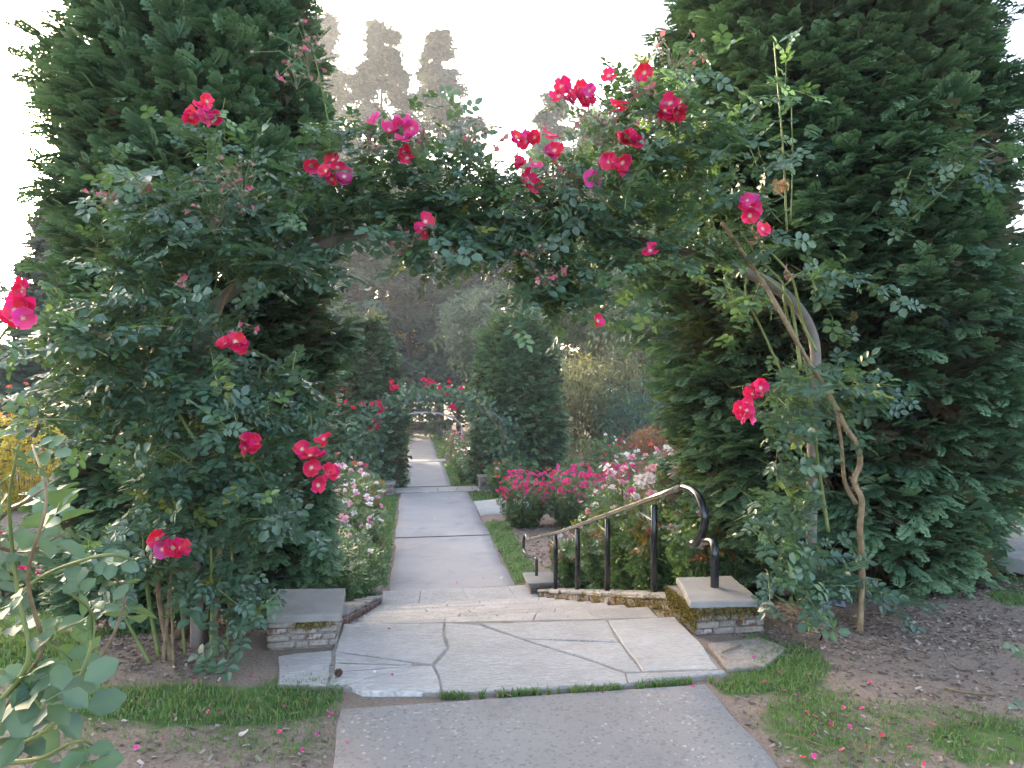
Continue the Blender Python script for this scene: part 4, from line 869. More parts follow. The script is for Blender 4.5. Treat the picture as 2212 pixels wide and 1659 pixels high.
# ------------------------------------------------------------------ large-leaved rose at the lower left edge
fb = thing('rose_bush', 'large-leaved rose bush close up at the lower left corner', 'rose bush', (-1.3, 1.9, 0)); rr = np.random.default_rng(71)
P, D, Nn, SZ, TT = [], [], [], [], []
CN = [[(-60, 1659), (30, 1500), (90, 1400), (60, 1250), (100, 1080), (70, 960)], [(-20, 1640), (120, 1560), (190, 1420), (200, 1330), (150, 1280)], [(-40, 1560), (60, 1430), (40, 1290), (20, 1100), (40, 960)],
      [(60, 1640), (140, 1500), (230, 1400), (270, 1290), (240, 1240)], [(-40, 1400), (30, 1300), (100, 1240), (220, 1200), (290, 1210)], [(-30, 1650), (80, 1640), (170, 1600), (210, 1620)], [(-60, 1200), (0, 1120), (60, 1080), (130, 1030)], [(-60, 1500), (60, 1500), (140, 1460), (240, 1430)], [(-60, 1350), (-10, 1250), (0, 1050)], [(-60, 1620), (0, 1580), (60, 1560), (150, 1520)],[(-60, 1300), (50, 1370), (120, 1400), (180, 1450)], [(-70, 1450), (0, 1450), (50, 1480), (90, 1530)], [(-70, 1150), (-10, 1180), (60, 1190), (140, 1150)]]
for i, c in enumerate(CN):
    yy = 1.95 + rr.uniform(-.22, .22); q = [at_y(u, v, yy + .06 * k * rr.uniform(-1, 1)) for k, (u, v) in enumerate(c)]; L = smooth_line(q, 7)
    g = Geo(); tube(g, L, np.linspace(.007, .003, len(L)), 6); g.build('cane', MT['cane_green'] if i % 3 else MT['cane_brown'], fb)
    for k in range(5, len(L), 5):
        for rep in range(1):
            d = norm(rr.normal(0, .8, 3) + np.array([.35, -.2, .1])); P.append(L[k]); D.append(d); Nn.append(norm(np.array([0, -.45, 1]) + rr.normal(0, .4, 3))); SZ.append(.16 * rr.uniform(.6, 1.2)); TT.append(.5)
P, D, Nn, SZ = map(np.array, (P, D, Nn, SZ)); u, v, _ = proj(P + D * SZ[:, None] * .7); k = (u < 290) & ((v > 1180) | (u < 150)) & (v > 880); P, D, Nn, SZ = P[k], D[k], Nn[k], SZ[k]
leaf_objects(fb, BLEAF, MT['big_leaf'], P, D, Nn, SZ, rr, limit=298)
fc = thing('rose_spray', 'large crimson rose truss reaching in at the left edge', 'rose spray', at_y(-60, 760, 3.2))
g = Geo(); L = smooth_line([at_y(-60, 900, 3.2), at_y(-30, 780, 3.2), at_y(30, 690, 3.2)], 6); tube(g, L, .006, 6); g.build('stem', MT['cane_green'], fc)
cluster(fc, 15, 650, 3.1, 6, .09, .10, 'petal_red', 905); cluster(fc, 50, 685, 3.05, 3, .05, .10, 'petal_red', 906)
sp = thing('leaf_sprig', 'young rose sprig poking in at the lower right edge', 'sprig', at_y(2240, 1480, 2.2)); P = np.array([at_y(2230, 1400, 2.3), at_y(2200, 1400, 2.3), at_y(2225, 1530, 2.2)]); D = norm(np.array([[-1, 0, -.3], [-1, 0, .2], [-1, 0, .2]]))
leaf_objects(sp, BLEAF, MT['big_leaf'], P, D, norm(np.array([[0, -.4, 1.]] * 3)), np.array([.07, .06, .08]), rr, limit=3)
g = Geo(); tube(g, [at_y(2290, 1500, 2.25), at_y(2200, 1400, 2.3)], .003, 5); tube(g, [at_y(2290, 1500, 2.25), at_y(2225, 1530, 2.2)], .003, 5); g.build('stem', MT['cane_green'], sp)

# ------------------------------------------------------------------ bedding roses
def bush(label, x, y, w_, h_, n, flowers, seed, leaf=.12, T=LLEAF, mat='bed_leaf', red=0.06, group=None, fsize=.115, name='rose_bush', cat='rose bush', ftop=.55, tb=.5):
    rr = np.random.default_rng(seed); zb = float(ground(x, y))
    if y > 12.5 or x < -3: T = FLEAF
    if -.75 < x < 2.2 and 4.5 < y < 10.6: zb += .32
    t = thing(name, label, cat, (x, y, zb), group); g = Geo(); gs = Geo(); tips = []
    P, D, Nn, TT = [], [], [], []
    ns = max(8, n // 14)
    for k in range(ns):
        a = rr.uniform(0, 2 * pi); q = sqrt(rr.random()); top = np.array([x + w_ * q * cos(a), y + w_ * q * sin(a), zb + h_ * rr.uniform(.6, 1.05) * (1 - .25 * q * q)]); b0 = np.array([x + .12 * cos(a), y + .12 * sin(a), zb - .03])
        md = (b0 + top) / 2 + np.array([.12 * w_ * cos(a), .12 * w_ * sin(a), -.05]); L = smooth_line([b0, md, top], 4); tube(gs, L, np.linspace(.008, .003, len(L)), 3, cap=False); tips.append(top)
        m_ = 14; tt = rr.uniform(.18, 1.0, m_); idx = (tt * (len(L) - 1)).astype(int); red_s = rr.random() < red
        for i in idx:
            P.append(L[i] + rr.normal(0, .03, 3)); dd = norm(rr.normal(0, 1, 3) * np.array([1, 1, .45]) + np.array([cos(a) * .5, sin(a) * .5 - .2, .15])); D.append(dd); Nn.append(norm(np.array([0, -.35, 1]) + rr.normal(0, .45, 3)))
            TT.append(np.clip(rr.normal(tb, .14), .17, 1) if not red_s or i < len(L) * .6 else rr.uniform(0, .1))
    P, D, Nn, TT = map(np.array, (P, D, Nn, TT)); scatter_set(g, T, P, frames(D, Nn), leaf * rr.uniform(.7, 1.25, len(P)), TT, rr)
    g.build('foliage', MT[mat], t, smooth=False, kind='stuff'); gs.build('stems', MT['cane_green'], t, kind='stuff')
    tot = sum(c for _, c in flowers); tips = np.array(tips)
    # blooms stand on the tips that show toward the viewer and the top
    sc = -tips[:, 1] * .5 + tips[:, 2] * ftop + rr.random(len(tips)) * 1.2 * w_; order = np.argsort(-sc); i = 0
    for kind, c in flowers:
        for _ in range(c):
            p = tips[order[i % len(order)]] + np.array([rr.normal(0, .05), rr.normal(0, .05), .02 + abs(rr.normal(0, .03))]) if i < len(order) else tips[order[i % len(order)]] + rr.normal(0, .08, 3)
            f = Vector((rr.normal(0, .5), -.6 + rr.normal(0, .35), .8)).normalized(); M = Matrix.Translation(Vector([float(a) for a in (p - np.array(t.location))])) @ f.to_track_quat('Z', 'Y').to_matrix().to_4x4() @ Matrix.Rotation(rr.uniform(0, 6.3), 4, 'Z') @ Matrix.Scale(fsize / 2 * rr.uniform(.75, 1.25), 4)
            link('flower', DBL['petal_' + kind][int(rr.integers(3))], t, None, None, M); i += 1
    return t
# right bed, from the handrail back
RB = [(2.72, 5.75, .45, .95, 330, [('pink', 3), ('white', 2)], 'leafy pale pink rose bush right behind the first railing posts'), (2.62, 6.75, .5, 1.45, 420, [('pink', 16), ('white', 12), ('hot', 3)], 'pink and white rose bush behind the middle of the handrail'),
      (2.7, 7.8, .55, 1.7, 480, [('pink', 20), ('white', 18), ('hot', 2)], 'tall pink and white rose bush above the handrail'), (3.5, 8.2, .6, 1.95, 520, [('pink', 22), ('white', 12)], 'rose bush with orange-red young leaves beside the right cypress'),
      (2.75, 9.1, .55, 1.5, 420, [('pink', 14), ('white', 20), ('hot', 2)], 'white-flecked rose bush behind the lower handrail'), (2.62, 10.4, .5, .95, 380, [('pink', 6), ('white', 5)], 'low pink rose bush at the foot of the handrail'),
      (3.9, 9.8, .65, 2.05, 480, [('pink', 22), ('white', 14)], 'second row pale pink rose bush with upright stems'), (3.6, 11.3, .65, 1.85, 440, [('white', 18), ('pink', 16)], 'creamy rose bush between pink and hot pink bushes')]
for i, (x, y, w_, h_, n, fl, lb) in enumerate(RB): bush(lb, x, y, w_, h_, int(n * 3.4), fl, 100 + i, .15, LLEAF, red=.16 if i not in (3, 6) else .65, group='pink and white roses beside the handrail')
for i, (x, y, w_, h_, n, c, lb) in enumerate([(2.45, 14.9, .6, 1.25, 1600, 70, 'hot pink rose bush by the path edge beyond the handrail'), (3.5, 14.8, .75, 1.3, 1800, 90, 'hot pink rose bush in the middle of its row'), (4.6, 15.2, .75, 1.35, 1700, 76, 'hot pink rose bush nearest the right cypress')]):
    bush(lb, x, y, w_, h_, n, [('hot', c), ('red', c // 3)], 120 + i, .11, mat='bed_leaf', red=.05, group='hot pink roses across the lower path', tb=.4)
# left bed
for i, (x, y, h_, n, fl, lb) in enumerate([(-1.09, 7.3, .95, 700, [('pink', 3), ('white', 1)], 'leafy rose bush behind the left low wall'), (-1.02, 8.6, 1.15, 700, [('pink', 9), ('white', 5)], 'pale pink rose bush leaning over the left wall'), (-1.02, 10.0, 1.2, 750, [('pink', 16), ('white', 12)], 'pale pink rose bush at the foot of the left wall'),
        (-1.07, 11.6, 1.45, 750, [('pink', 22), ('white', 22)], 'rose bush with a drift of white-pink blooms left of the path'), (-1.12, 13.3, 1.7, 700, [('pink', 14), ('white', 8)], 'tall rose bush with bronze young shoots left of the path'), (-1.35, 15.4, 1.5, 600, [('pink', 5), ('orange', 2)], 'rose bush with orange leaves near the dark pier'), (-1.5, 17.5, 1.2, 500, [('red', 4)], 'rose bush with a few red blooms beside the second arch')]):
    bush(lb, x, y, .62, h_, int(n * 2.4), fl, 140 + i, .135, LLEAF, red=.03 if i < 3 else .15, group='roses along the left side of the lower path')
# beyond the second arch, right of the path
for i, (x, y, h_, fl, lb) in enumerate([(2.35, 29.3, 1.3, [('white', 9), ('red', 7)], 'white and red rose bush beside the second flight of steps'), (2.35, 31.8, 1.4, [('white', 10), ('red', 8)], 'white-dotted rose bush halfway along the second terrace'), (2.4, 34.4, 1.5, [('white', 5), ('red', 10), ('pink', 4)], 'mixed red rose bush before the third arch'), (2.45, 37.2, 1.5, [('red', 9), ('white', 5)], 'red rose bush beside the farthest landing'), (2.5, 41, 1.7, [('pink', 14), ('white', 8)], 'tall pink and white rose bush under the bare arch'), (2.6, 45, 1.6, [('pink', 30)], 'pink rose bush beyond the bare metal arch'), (2.7, 50, 1.5, [('pink', 20), ('white', 8)], 'farthest pink rose bush on the right of the path'), (-1.3, 31, 1.2, [('white', 4), ('red', 4)], 'rose bush left of the second terrace'), (2.75, 19.0, 1.1, [('pink', 2), ('orange', 3)], 'blue-green rose bush in front of the broad cypress column'), (2.55, 21.5, .9, [('orange', 5), ('yellow', 3), ('red', 2)], 'orange rose bush by the small right pier'),
        (4.2, 17.4, 1.3, [('pink', 4), ('red', 6)], 'grey-green rose bush behind the hot pink roses'), (5.6, 17.6, 1.5, [('white', 6), ('red', 7)], 'white-tipped rose bush behind the hot pink roses'), (7.0, 18.2, 1.5, [('white', 5), ('pink', 4)], 'rose bush with pale blooms before the olive tree'), (6.2, 20.5, 1.7, [('white', 7), ('red', 5)], 'tall pale rose bush below the olive tree'), (5.0, 12.4, 1.6, [('orange', 8), ('red', 5)], 'bronze-leaved rose bush beside the right cypress'), (5.6, 14.4, 1.8, [('red', 6), ('orange', 4)], 'orange-tinged rose bush tucked by the right cypress')]):
    bush(lb, x, y, .62 if i < 8 else .85, h_, 800, fl, 160 + i, .19, red=.08 if 'bronze' not in lb and 'tinged' not in lb else .6, group='roses farther down the garden', fsize=.11, tb=.62)
# left, red and golden beds
for i, (x, y, h_, fl, lb, m) in enumerate([(-4.6, 9.6, .95, [('red', 16)], 'red rose bush on the lawn edge behind the left bush', 'bed_leaf'), (-5.8, 9.2, .9, [('red', 14), ('orange', 4)], 'red rose bush at the far left lawn', 'bed_leaf'), (-4.9, 11.4, .8, [('red', 10)], 'low red rose bush left of the cypress', 'bed_leaf'), (-7.0, 11.0, .8, [('pink', 4), ('red', 6)], 'low rose bush on mulch at the far left', 'bed_leaf'),
        (-7.5, 14.5, 2.45, [('yellow', 26), ('orange', 14)], 'sunlit yellow flowering bush at the far left', 'yellow'), (-8.9, 15.0, 2.4, [('yellow', 22), ('orange', 10)], 'golden flowering bush cut by the left edge', 'yellow'), (-4.4, 11.5, 1.6, [], 'grey-green shrub behind the red roses', 'broad')]):
    bush(lb, x, y, .75, h_, 900, fl, 180 + i, .16, mat=m, group='flower beds on the far left', fsize=.11)
# rose on the second arch
def small_climber(label, base, path, n, seed, flowers, kinds='red'):
    rr = np.random.default_rng(seed); t = thing('climbing_rose', label, 'climbing rose', base); g = Geo(); P = []
    path = np.array(path, float); L = smooth_line(path, 8)
    P = L[rr.integers(len(L), size=n)] + rr.normal(0, 1, (n, 3)) * np.array([.30, .22, .17]); D = norm(rr.normal(size=(n, 3)) + np.array([0, -.3, 0])); Nn = norm(np.array([0, -.5, 1]) + rr.normal(0, .5, (n, 3)))
    scatter_set(g, FLEAF, P, frames(D, Nn), .17 * rr.uniform(.7, 1.2, n), np.clip(rr.normal(.6, .15, n), .1, 1), rr); g.build('foliage', MT['rose_leaf'], t, smooth=False, kind='stuff')
    g = Geo()
    for k in range(4): tube(g, L + rr.normal(0, .05, 3) + np.cumsum(rr.normal(0, .012, L.shape), 0), .012, 5, cap=False)
    g.build('canes', MT['cane_brown'], t)
    for (u, v, c) in flowers:
        for k in range(c):
            p = at_y(u, v, 19.75) + rr.normal(0, 1, 3) * np.array([.10, .06, .10]); f = Vector((rr.normal(0, .4), -1, rr.normal(.2, .4))).normalized()
            M = Matrix.Translation(Vector([float(a) for a in (p - np.array(t.location))])) @ f.to_track_quat('Z', 'Y').to_matrix().to_4x4() @ Matrix.Scale(.065 * rr.uniform(.8, 1.3), 4); link('flower', DBL['petal_' + kinds][int(rr.integers(3))], t, None, None, M)
    return t
small_climber('climbing rose with red trusses on the left of the second arch', (-1.4, 20.1, -1.6), [(-1.2, 19.9, -1.4), (-1.4, 19.9, -.4), (-1.2, 19.9, .3), (-.7, 20, .85), (.3, 20.1, 1.2)], 1500, 201, [(848, 832, 9), (740, 876, 5), (770, 880, 5), (822, 880, 9), (812, 908, 5), (730, 855, 2), (822, 921, 2), (925, 826, 7)])
small_climber('thin climbing rose on the right of the second arch', (2.7, 20.1, -1.6), [(.5, 20.1, 1.2), (1.4, 20.1, 1.1), (2.1, 20.0, .7), (2.6, 20, .0), (2.7, 20, -.6), (2.6, 19.9, -1.3)], 1100, 202, [(978, 880, 5), (955, 838, 2), (968, 848, 2), (1000, 840, 2)])

# ------------------------------------------------------------------ background trees
def conifer(label, x, y, top, rad, n, seed, bare=.25, sparse=1.0, mat='conifer', group='tall conifers beyond the garden', size=1.0):
    r = np.random.default_rng(seed); zb = float(ground(x, y)); t = thing('conifer_tree', label, 'tree', (x, y, zb), group); hh = top - zb; g = Geo(); gb = Geo()
    tube(gb, smooth_line([(x, y, zb - .2), (x + r.normal(0, .15), y, zb + hh * .5), (x, y, top)], 6), np.linspace(hh * .013, .03, 13), 8); gb.build('trunk', MT['bark'], t); gb = Geo()
    nb = int(95 * sparse); P = []; D = []; per = max(8, int(n / nb))
    for k in range(nb):
        f = bare + (1 - bare) * ((k + r.random()) / nb) ** .9; a = r.uniform(0, 2 * pi); L = min(rad * 1.25, .42 * hh * (1 - f)) * r.uniform(.45, 1.2) + .3
        p0 = np.array([x, y, zb + hh * f]); dr = np.array([cos(a), sin(a), 0]); p1 = p0 + dr * L * .5 + np.array([0, 0, .05 * L]); p2 = p0 + dr * L + np.array([0, 0, -.22 * L * (1.2 - f)])
        LL = smooth_line([p0, p1, p2], 5); tube(gb, LL, np.linspace(.05, .015, len(LL)), 3, cap=False)
        tt = r.uniform(.15, 1, per) ** .7; q = LL[(tt * (len(LL) - 1)).astype(int)]; sdv = np.array([-sin(a), cos(a), 0]); off = r.normal(0, 1, per) * L * .16 * (1.15 - tt)
        P.append(q + sdv * off[:, None] + np.stack([np.zeros(per), np.zeros(per), -np.abs(r.normal(0, .12, per)) * L * .5 - .05], 1)); D.append(norm(dr + sdv * np.sign(off)[:, None] * .7 + r.normal(0, .25, (per, 3)) + np.array([0, 0, -.35])))
    P, D = np.concatenate(P), np.concatenate(D); m_ = len(P); scatter_set(g, NEED, P, frames(D, norm(np.array([0, 0, 1]) + r.normal(0, .4, (m_, 3)))), size * r.uniform(.7, 1.3, m_) * .95, np.clip(r.normal(.5, .2, m_), 0, 1), r)
    g.build('crown', MT[mat], t, smooth=False); gb.build('branches', MT['bark'], t, kind='stuff'); return t
LF = leaflet(1, .55, 2)
def broad(label, x, y, zc, rx, rz, n, seed, mat='broad', size=.22, clumps=26, narrow=.5, droop=0.0, trunk_r=.14, group=None, name='broadleaf_tree', cat='tree', n_trunk=1, ry=None):
    r = np.random.default_rng(seed); zb = float(ground(x, y)); t = thing(name, label, cat, (x, y, zb), group); g = Geo(); gb = Geo(); ry = ry or rx
    lf = leaflet(1, narrow, 2); cs = []
    for k in range(clumps):
        d = norm(r.normal(size=3)); q = r.uniform(.35, .92); cs.append(np.array([x, y, zc]) + d * np.array([rx, ry, rz]) * q)
    cs = np.array(cs); cr_ = r.uniform(.28, .5, clumps) * min(rx, rz * 1.2)
    k = r.integers(clumps, size=n); d = norm(r.normal(size=(n, 3))); P = cs[k] + d * (cr_[k] * r.uniform(.5, 1.08, n))[:, None] * np.array([1.15, 1.15, .8])
    P[:, 2] -= droop * np.abs(r.normal(0, .5, n)); P = P[P[:, 2] > zb + .05]; n = len(P)
    D = norm(r.normal(size=(n, 3)) + np.array([0, -.2, -.25 - droop])); Nn = norm(np.array([0, -.3, 1]) + r.normal(0, .6, (n, 3)))
    tn = np.clip(.5 + .22 * noise3(P, 1.2, seed) + r.normal(0, .13, n), 0, 1); scatter(g, lf[0], lf[1], P, frames(D, Nn), size * r.uniform(.6, 1.3, n), tn)
    g.build('crown', MT[mat], t, smooth=False)
    if trunk_r > .05:
        g = Geo(); ps = smooth_line([(x, y, zb - .2), (x + r.normal(0, .1), y, (zb + zc) / 2), (x, y, zc + rz * .5)], 6); tube(g, ps, np.linspace(trunk_r, trunk_r * .3, len(ps)), 8); g.build('trunk', MT['bark'], t)
    for c in cs[:18]: tube(gb, smooth_line([(x, y, zb + (zc - zb) * .45), ((x + c[0]) / 2, (y + c[1]) / 2, (zc + c[2]) / 2 - rz * .1), c], 4), np.linspace(trunk_r * .4, .012, 9), 4, cap=False)
    gb.build('branches', MT['bark'], t, kind='stuff'); return t
C1 = [('tall thin conifer standing left of centre against the sky', 825, 45, 72, 4.6, 4200, .28), ('tall conifer with a ragged narrow top near the centre', 948, 65, 78, 6.2, 5200, .25), ('shorter conifer rising right of centre', 1195, 205, 72, 4.2, 3000, .2), ('dark conifer half hidden by the left cypress', 700, 30, 80, 5.2, 3500, .2),
      ('lower conifer between the two tall ones', 885, 330, 62, 4.6, 3500, .22), ('drooping conifer behind the left column', 770, 400, 58, 4.2, 2800, .25), ('conifer beyond the right arch foliage', 1080, 400, 66, 4.6, 3000, .22), ('conifer screening the sky at right of the arch', 1290, 240, 60, 5.0, 3200, .15), ('conifer behind the weeping tree', 1400, 150, 66, 5.5, 3500, .15),
      ('short conifer at the left end of the belt', 640, 350, 70, 5.0, 3000, .1), ('low dark conifer in the middle of the belt', 990, 520, 60, 4.0, 2500, .1)]
for i, (lb, u, v, y, rd, n, br_) in enumerate(C1):
    p = at_y(u, v, y); conifer(lb, float(p[0]), y, float(p[2]), rd, int(n * 1.25), 300 + i, br_, size=1.55)
BT = [('round grey-green tree behind the bare arch', 930, 760, 78, 9.0, 5.5, 9000, 'broad', .7, .5), ('grey-green tree left of the broad cypress column', 1050, 720, 46, 3.4, 3.6, 9000, 'broad', .40, .5), ('big weeping tree filling the right of the arch opening', 1300, 500, 36, 4.8, 7.6, 24000, 'broad', .42, .34), ('weeping tree crown beside the right cypress', 1400, 640, 30, 3.4, 4.0, 11000, 'broad', .34, .34),
      ('olive-leaved spreading tree above the rose beds', 1290, 850, 27, 3.2, 2.2, 11000, 'olive', .30, .22), ('olive tree touching the right cypress', 1400, 820, 29, 2.4, 2.4, 4500, 'olive', .24, .2), ('small grey-green tree behind the left column', 690, 740, 30, 2.2, 2.4, 4000, 'broad', .22, .5), ('yellow-green tree glowing between the trunks', 1240, 805, 44, 2.6, 1.4, 1500, 'yellow', .25, .5),
      ('dark green tree low behind the third flight', 850, 790, 80, 8, 4.0, 3500, 'broad', .35, .5), ('yellow-green maple low between the conifer trunks', 880, 700, 66, 4.0, 3.0, 1500, 'yellow', .32, .5)]
for i, (lb, u, v, y, rx, rz, n, m, s, nw) in enumerate(BT):
    p = at_y(u, v, y); broad(lb, float(p[0]), y, float(p[2]), rx, rz, n, 330 + i, m, s, 34, nw, .8 if 'weeping' in lb or 'olive' in lb else .1)
p = at_y(1370, 905, 24); broad('feathery blue-green shrub under the olive tree', float(p[0]), 24, float(p[2]) - .2, 1.9, 1.7, 6000, 345, 'blue', .2, 22, .14, .2, .05, name='shrub', cat='shrub')
p = at_y(1395, 960, 21); broad('rusty brown shrub beside the right cypress', float(p[0]), 21, float(p[2]) - .5, 1.2, 1.0, 3500, 346, 'rust', .16, 16, .14, 0, .04, name='shrub', cat='shrub')
p = at_y(1300, 970, 24); broad('low yellow-brown shrub below the blue-green shrub', float(p[0]), 24, float(p[2]) - .8, 2.0, .8, 3500, 347, 'olive', .16, 16, .14, 0, .04, name='shrub', cat='shrub')
p = at_y(1225, 940, 23); broad('pale feathery shrub right of the cypress column', float(p[0]), 23, float(p[2]) - .8, 1.3, 1.1, 3000, 348, 'olive', .18, 14, .12, 0, .04, name='shrub', cat='shrub')
# left belt that hides the low sun, and trees on the right
for i, (x, y, top, rd, lb) in enumerate([(-19, 30, 9.6, 4.2, 'brownish hazy tree at the far left edge'), (-15, 33, 9.8, 4.0, 'brownish tree in the gap left of the cypress'), (-23, 34, 11, 4.5, 'tree closing the far left view'), (-12, 37, 11, 4.2, 'tree just behind the left cypress'), (-8, 44, 13, 4.5, 'tree in the belt left of the conifers'), (-33, 40, 14, 5, 'tall left belt tree'), (-17, 46, 13, 5, 'second row tree behind the brownish one')]):
    conifer(lb, x, y, top, rd, 4200, 360 + i, .02, 1.25, 'conifer', 'tree belt on the left', 1.2)
for i, (x, y, top, rd, lb) in enumerate([(14, 17, 8.5, 3, 'conifer seen past the right edge of the cypress'), (17, 14, 9, 3.5, 'bushy conifer at the far right edge'), (20, 26, 14, 4.5, 'tall conifer behind the right cypress'), (13, 30, 12, 4, 'conifer hidden behind the right cypress')]):
    conifer(lb, x, y, top, rd, 2600, 380 + i, .03, 1.0, 'conifer', 'trees right of the cypress', 1.1)
# box hedge and pedestal at the end of the path
def box_hedge(label, x0, x1, y0, y1, h_, seed):
    r = np.random.default_rng(seed); zb = -3.3; t = thing('box_hedge', label, 'hedge', ((x0 + x1) / 2, y0, zb)); g = Geo(); n = 5000
    P = np.stack([r.uniform(x0, x1, n), r.uniform(y0, y1, n), zb + h_ * np.sqrt(r.random(n))], 1); P[: n // 2, 1] = y0 + r.random(n // 2) * .1; P[n // 2: 3 * n // 4, 2] = zb + h_ - r.random(len(P[n // 2: 3 * n // 4])) * .06
    scatter(g, LF[0], LF[1], P, frames(norm(r.normal(size=(n, 3))), r.normal(size=(n, 3))), .13, r.random(n)); g.build('clipped_foliage', MT['broad'], t, smooth=False, kind='stuff')
    g = Geo(); V, F = chamfer_box(x1 - x0 - .1, y1 - y0 - .1, h_ - .08, .05); g.add(V + np.array([(x0 + x1) / 2, (y0 + y1) / 2, zb + h_ / 2 - .04]), F); g.build('twiggy_core', MT['bark'], t)
box_hedge('clipped box hedge closing the end of the path', -2.5, 1.9, 67.8, 68.8, .78, 401); box_hedge('rounded end of the box hedge beside pink roses', 1.95, 3.6, 65, 68.6, .95, 402)
pd = thing('pedestal', 'slender grey pedestal standing at the far end of the path', 'pedestal', (.05, 62.5, -3.3))
def lathe(g, c, prof, n=12):
    V = []; F = []
    for (rr_, z) in prof:
        for k in range(n): V.append((c[0] + rr_ * cos(2 * pi * k / n), c[1] + rr_ * sin(2 * pi * k / n), c[2] + z))
    for i in range(len(prof) - 1):
        for k in range(n): a, b = i * n + k, i * n + (k + 1) % n; F += [(a, b, b + n), (a, b + n, a + n)]
    m_ = len(prof) - 1
    for k in range(1, n - 1): F.append((m_ * n, m_ * n + k, m_ * n + k + 1))
    g.add(V, F)
cp = at_z(658 * 1 + 250, 926, -3.3); pc = at_z(908, 925, -3.3); pd.location = tuple(float(a) for a in pc)
for nm, pr in (('base', [(.38, 0), (.38, .08), (.24, .12), (.2, .2)]), ('shaft', [(.15, .2), (.11, .5), (.10, .95), (.14, 1.0)]), ('top', [(.14, 1.0), (.33, 1.08), (.33, 1.16), (.26, 1.2), (.3, 1.27), (.3, 1.33)])):
    g = Geo(); lathe(g, pc, pr); g.build(nm, MT['greypipe'], pd)

# ------------------------------------------------------------------ small things
# plant label
pb = at_z(1765, 1385, 0); ptop = at_y(1797, 1318, pb[1] - .03); lab = thing('plant_label', 'small black plant label leaning on a thin stake', 'plant label', pb)
g = Geo(); tube(g, [pb + np.array([0, 0, -.05]), ptop], .006, 6); g.build('stake', MT['black'], lab)
g = Geo(); V, F = chamfer_box(.13, .012, .045, .003); Rm = np.array(Matrix.Rotation(radians(12), 3, 'Y') @ Matrix.Rotation(radians(-40), 3, 'X')); g.add(V @ Rm.T + at_y(1806, 1303, pb[1] - .04), F); g.build('plate', MT['black'], lab, smooth=False)
# pine cone
pc_ = at_z(731, 1463, .012) + np.array([0, 0, .02]); con = thing('pine_cone', 'brown pine cone on the corner of the flagstone landing', 'pine cone', pc_ - np.array([0, 0, .02])); g = Geo(); lathe(g, pc_ - np.array([0, 0, .02]), [(.004, 0), (.014, .008), (.016, .02), (.010, .034), (.002, .04)], 8); g.build('core', MT['bark'], con)
sv = np.array([(0, -.5, 0), (0, .5, 0), (.8, .35, .3), (.8, -.35, .3)]); g = Geo(); k = np.arange(60); a = k * 2.4; h_ = k / 60; rr_ = .016 * np.sin(np.clip(h_ * 2.6 + .3, 0, 3.1)); P = np.stack([pc_[0] + rr_ * np.cos(a), pc_[1] + rr_ * np.sin(a), pc_[2] - .018 + .038 * h_], 1)
scatter(g, sv, np.array([(0, 1, 2), (0, 2, 3)]), P, frames(np.stack([np.cos(a), np.sin(a), 0 * a + .2], 1), np.stack([0 * a, 0 * a, 0 * a + 1], 1)), .012, .3); g.build('scales', MT['bark'], con)
# fallen petals
PM = {k: petal_mesh('rose_petal', MT[k], 1, .95, .3, 9) for k in ('petal_red', 'petal_hot', 'petal_mag', 'petal_white', 'petal_pink')}
def petal(u, v, kind, lab, size=.028, z=None, group=None, seed=0):
    r = np.random.default_rng(seed); p = at_z(u, v, 0.0); zz = float(ground(p[0], p[1])) if z is None else z; p = at_z(u, v, zz + .012); zz2 = zz
    o = link('rose_petal', PM[kind], None, None, None, Matrix.Translation(Vector((float(p[0]), float(p[1]), zz2 + .012))) @ Matrix.Rotation(r.uniform(0, 6.3), 4, 'Z') @ Matrix.Rotation(r.uniform(-.5, .2), 4, 'Y') @ Matrix.Scale(size, 4)); tag(o, lab, 'petal', group)
gl, gr, gs_, gd = 'petals fallen on the left grass', 'petals fallen on the right grass', 'petals lying on the landing', 'petals on the bare soil at left'
for i, (u, v) in enumerate([(752, 1510), (623, 1525), (420, 1478), (443, 1543), (458, 1545), (388, 1582), (716, 1540), (636, 1540), (480, 1543), (540, 1462), (560, 1470), (710, 1548), (618, 1460)]): petal(u, v, ['petal_hot', 'petal_red', 'petal_mag'][i % 3], ['pink petal at the outer tip of the left grass beside the asphalt','red petal in the thick left grass near the landing','dull petal on the upper rim of the left grass strip','pink petal in the middle of the left grass, left one of two close together','red petal in the middle of the left grass, right one of two close together','magenta petal below the left grass near the soil','red petal on thin grass just left of the asphalt edge','pale petal under the red one near the landing','small magenta petal in the grass beside the dark mulch','pink petal at the border of mulch and left grass','red petal at the border of mulch, right neighbour of a pink one','pink petal in the grass nearest the asphalt corner','dull pink petal at the lower left corner of the landing'][i], .026, group=gl, seed=i)
for i, (u, v) in enumerate([(292, 1620), (350, 1600), (600, 1585), (690, 1590), (740, 1605), (655, 1625)]): petal(u, v, ['petal_hot', 'petal_mag'][i % 2], ['lowest pink petal on the bare soil at the left','dull petal on bare soil right of the lowest one','pink petal on bare soil below the large white petal','magenta petal on soil midway to the asphalt','pink petal touching the left edge of the asphalt','lowest dull petal between the soil and the asphalt'][i], .024, group=gd, seed=30 + i)
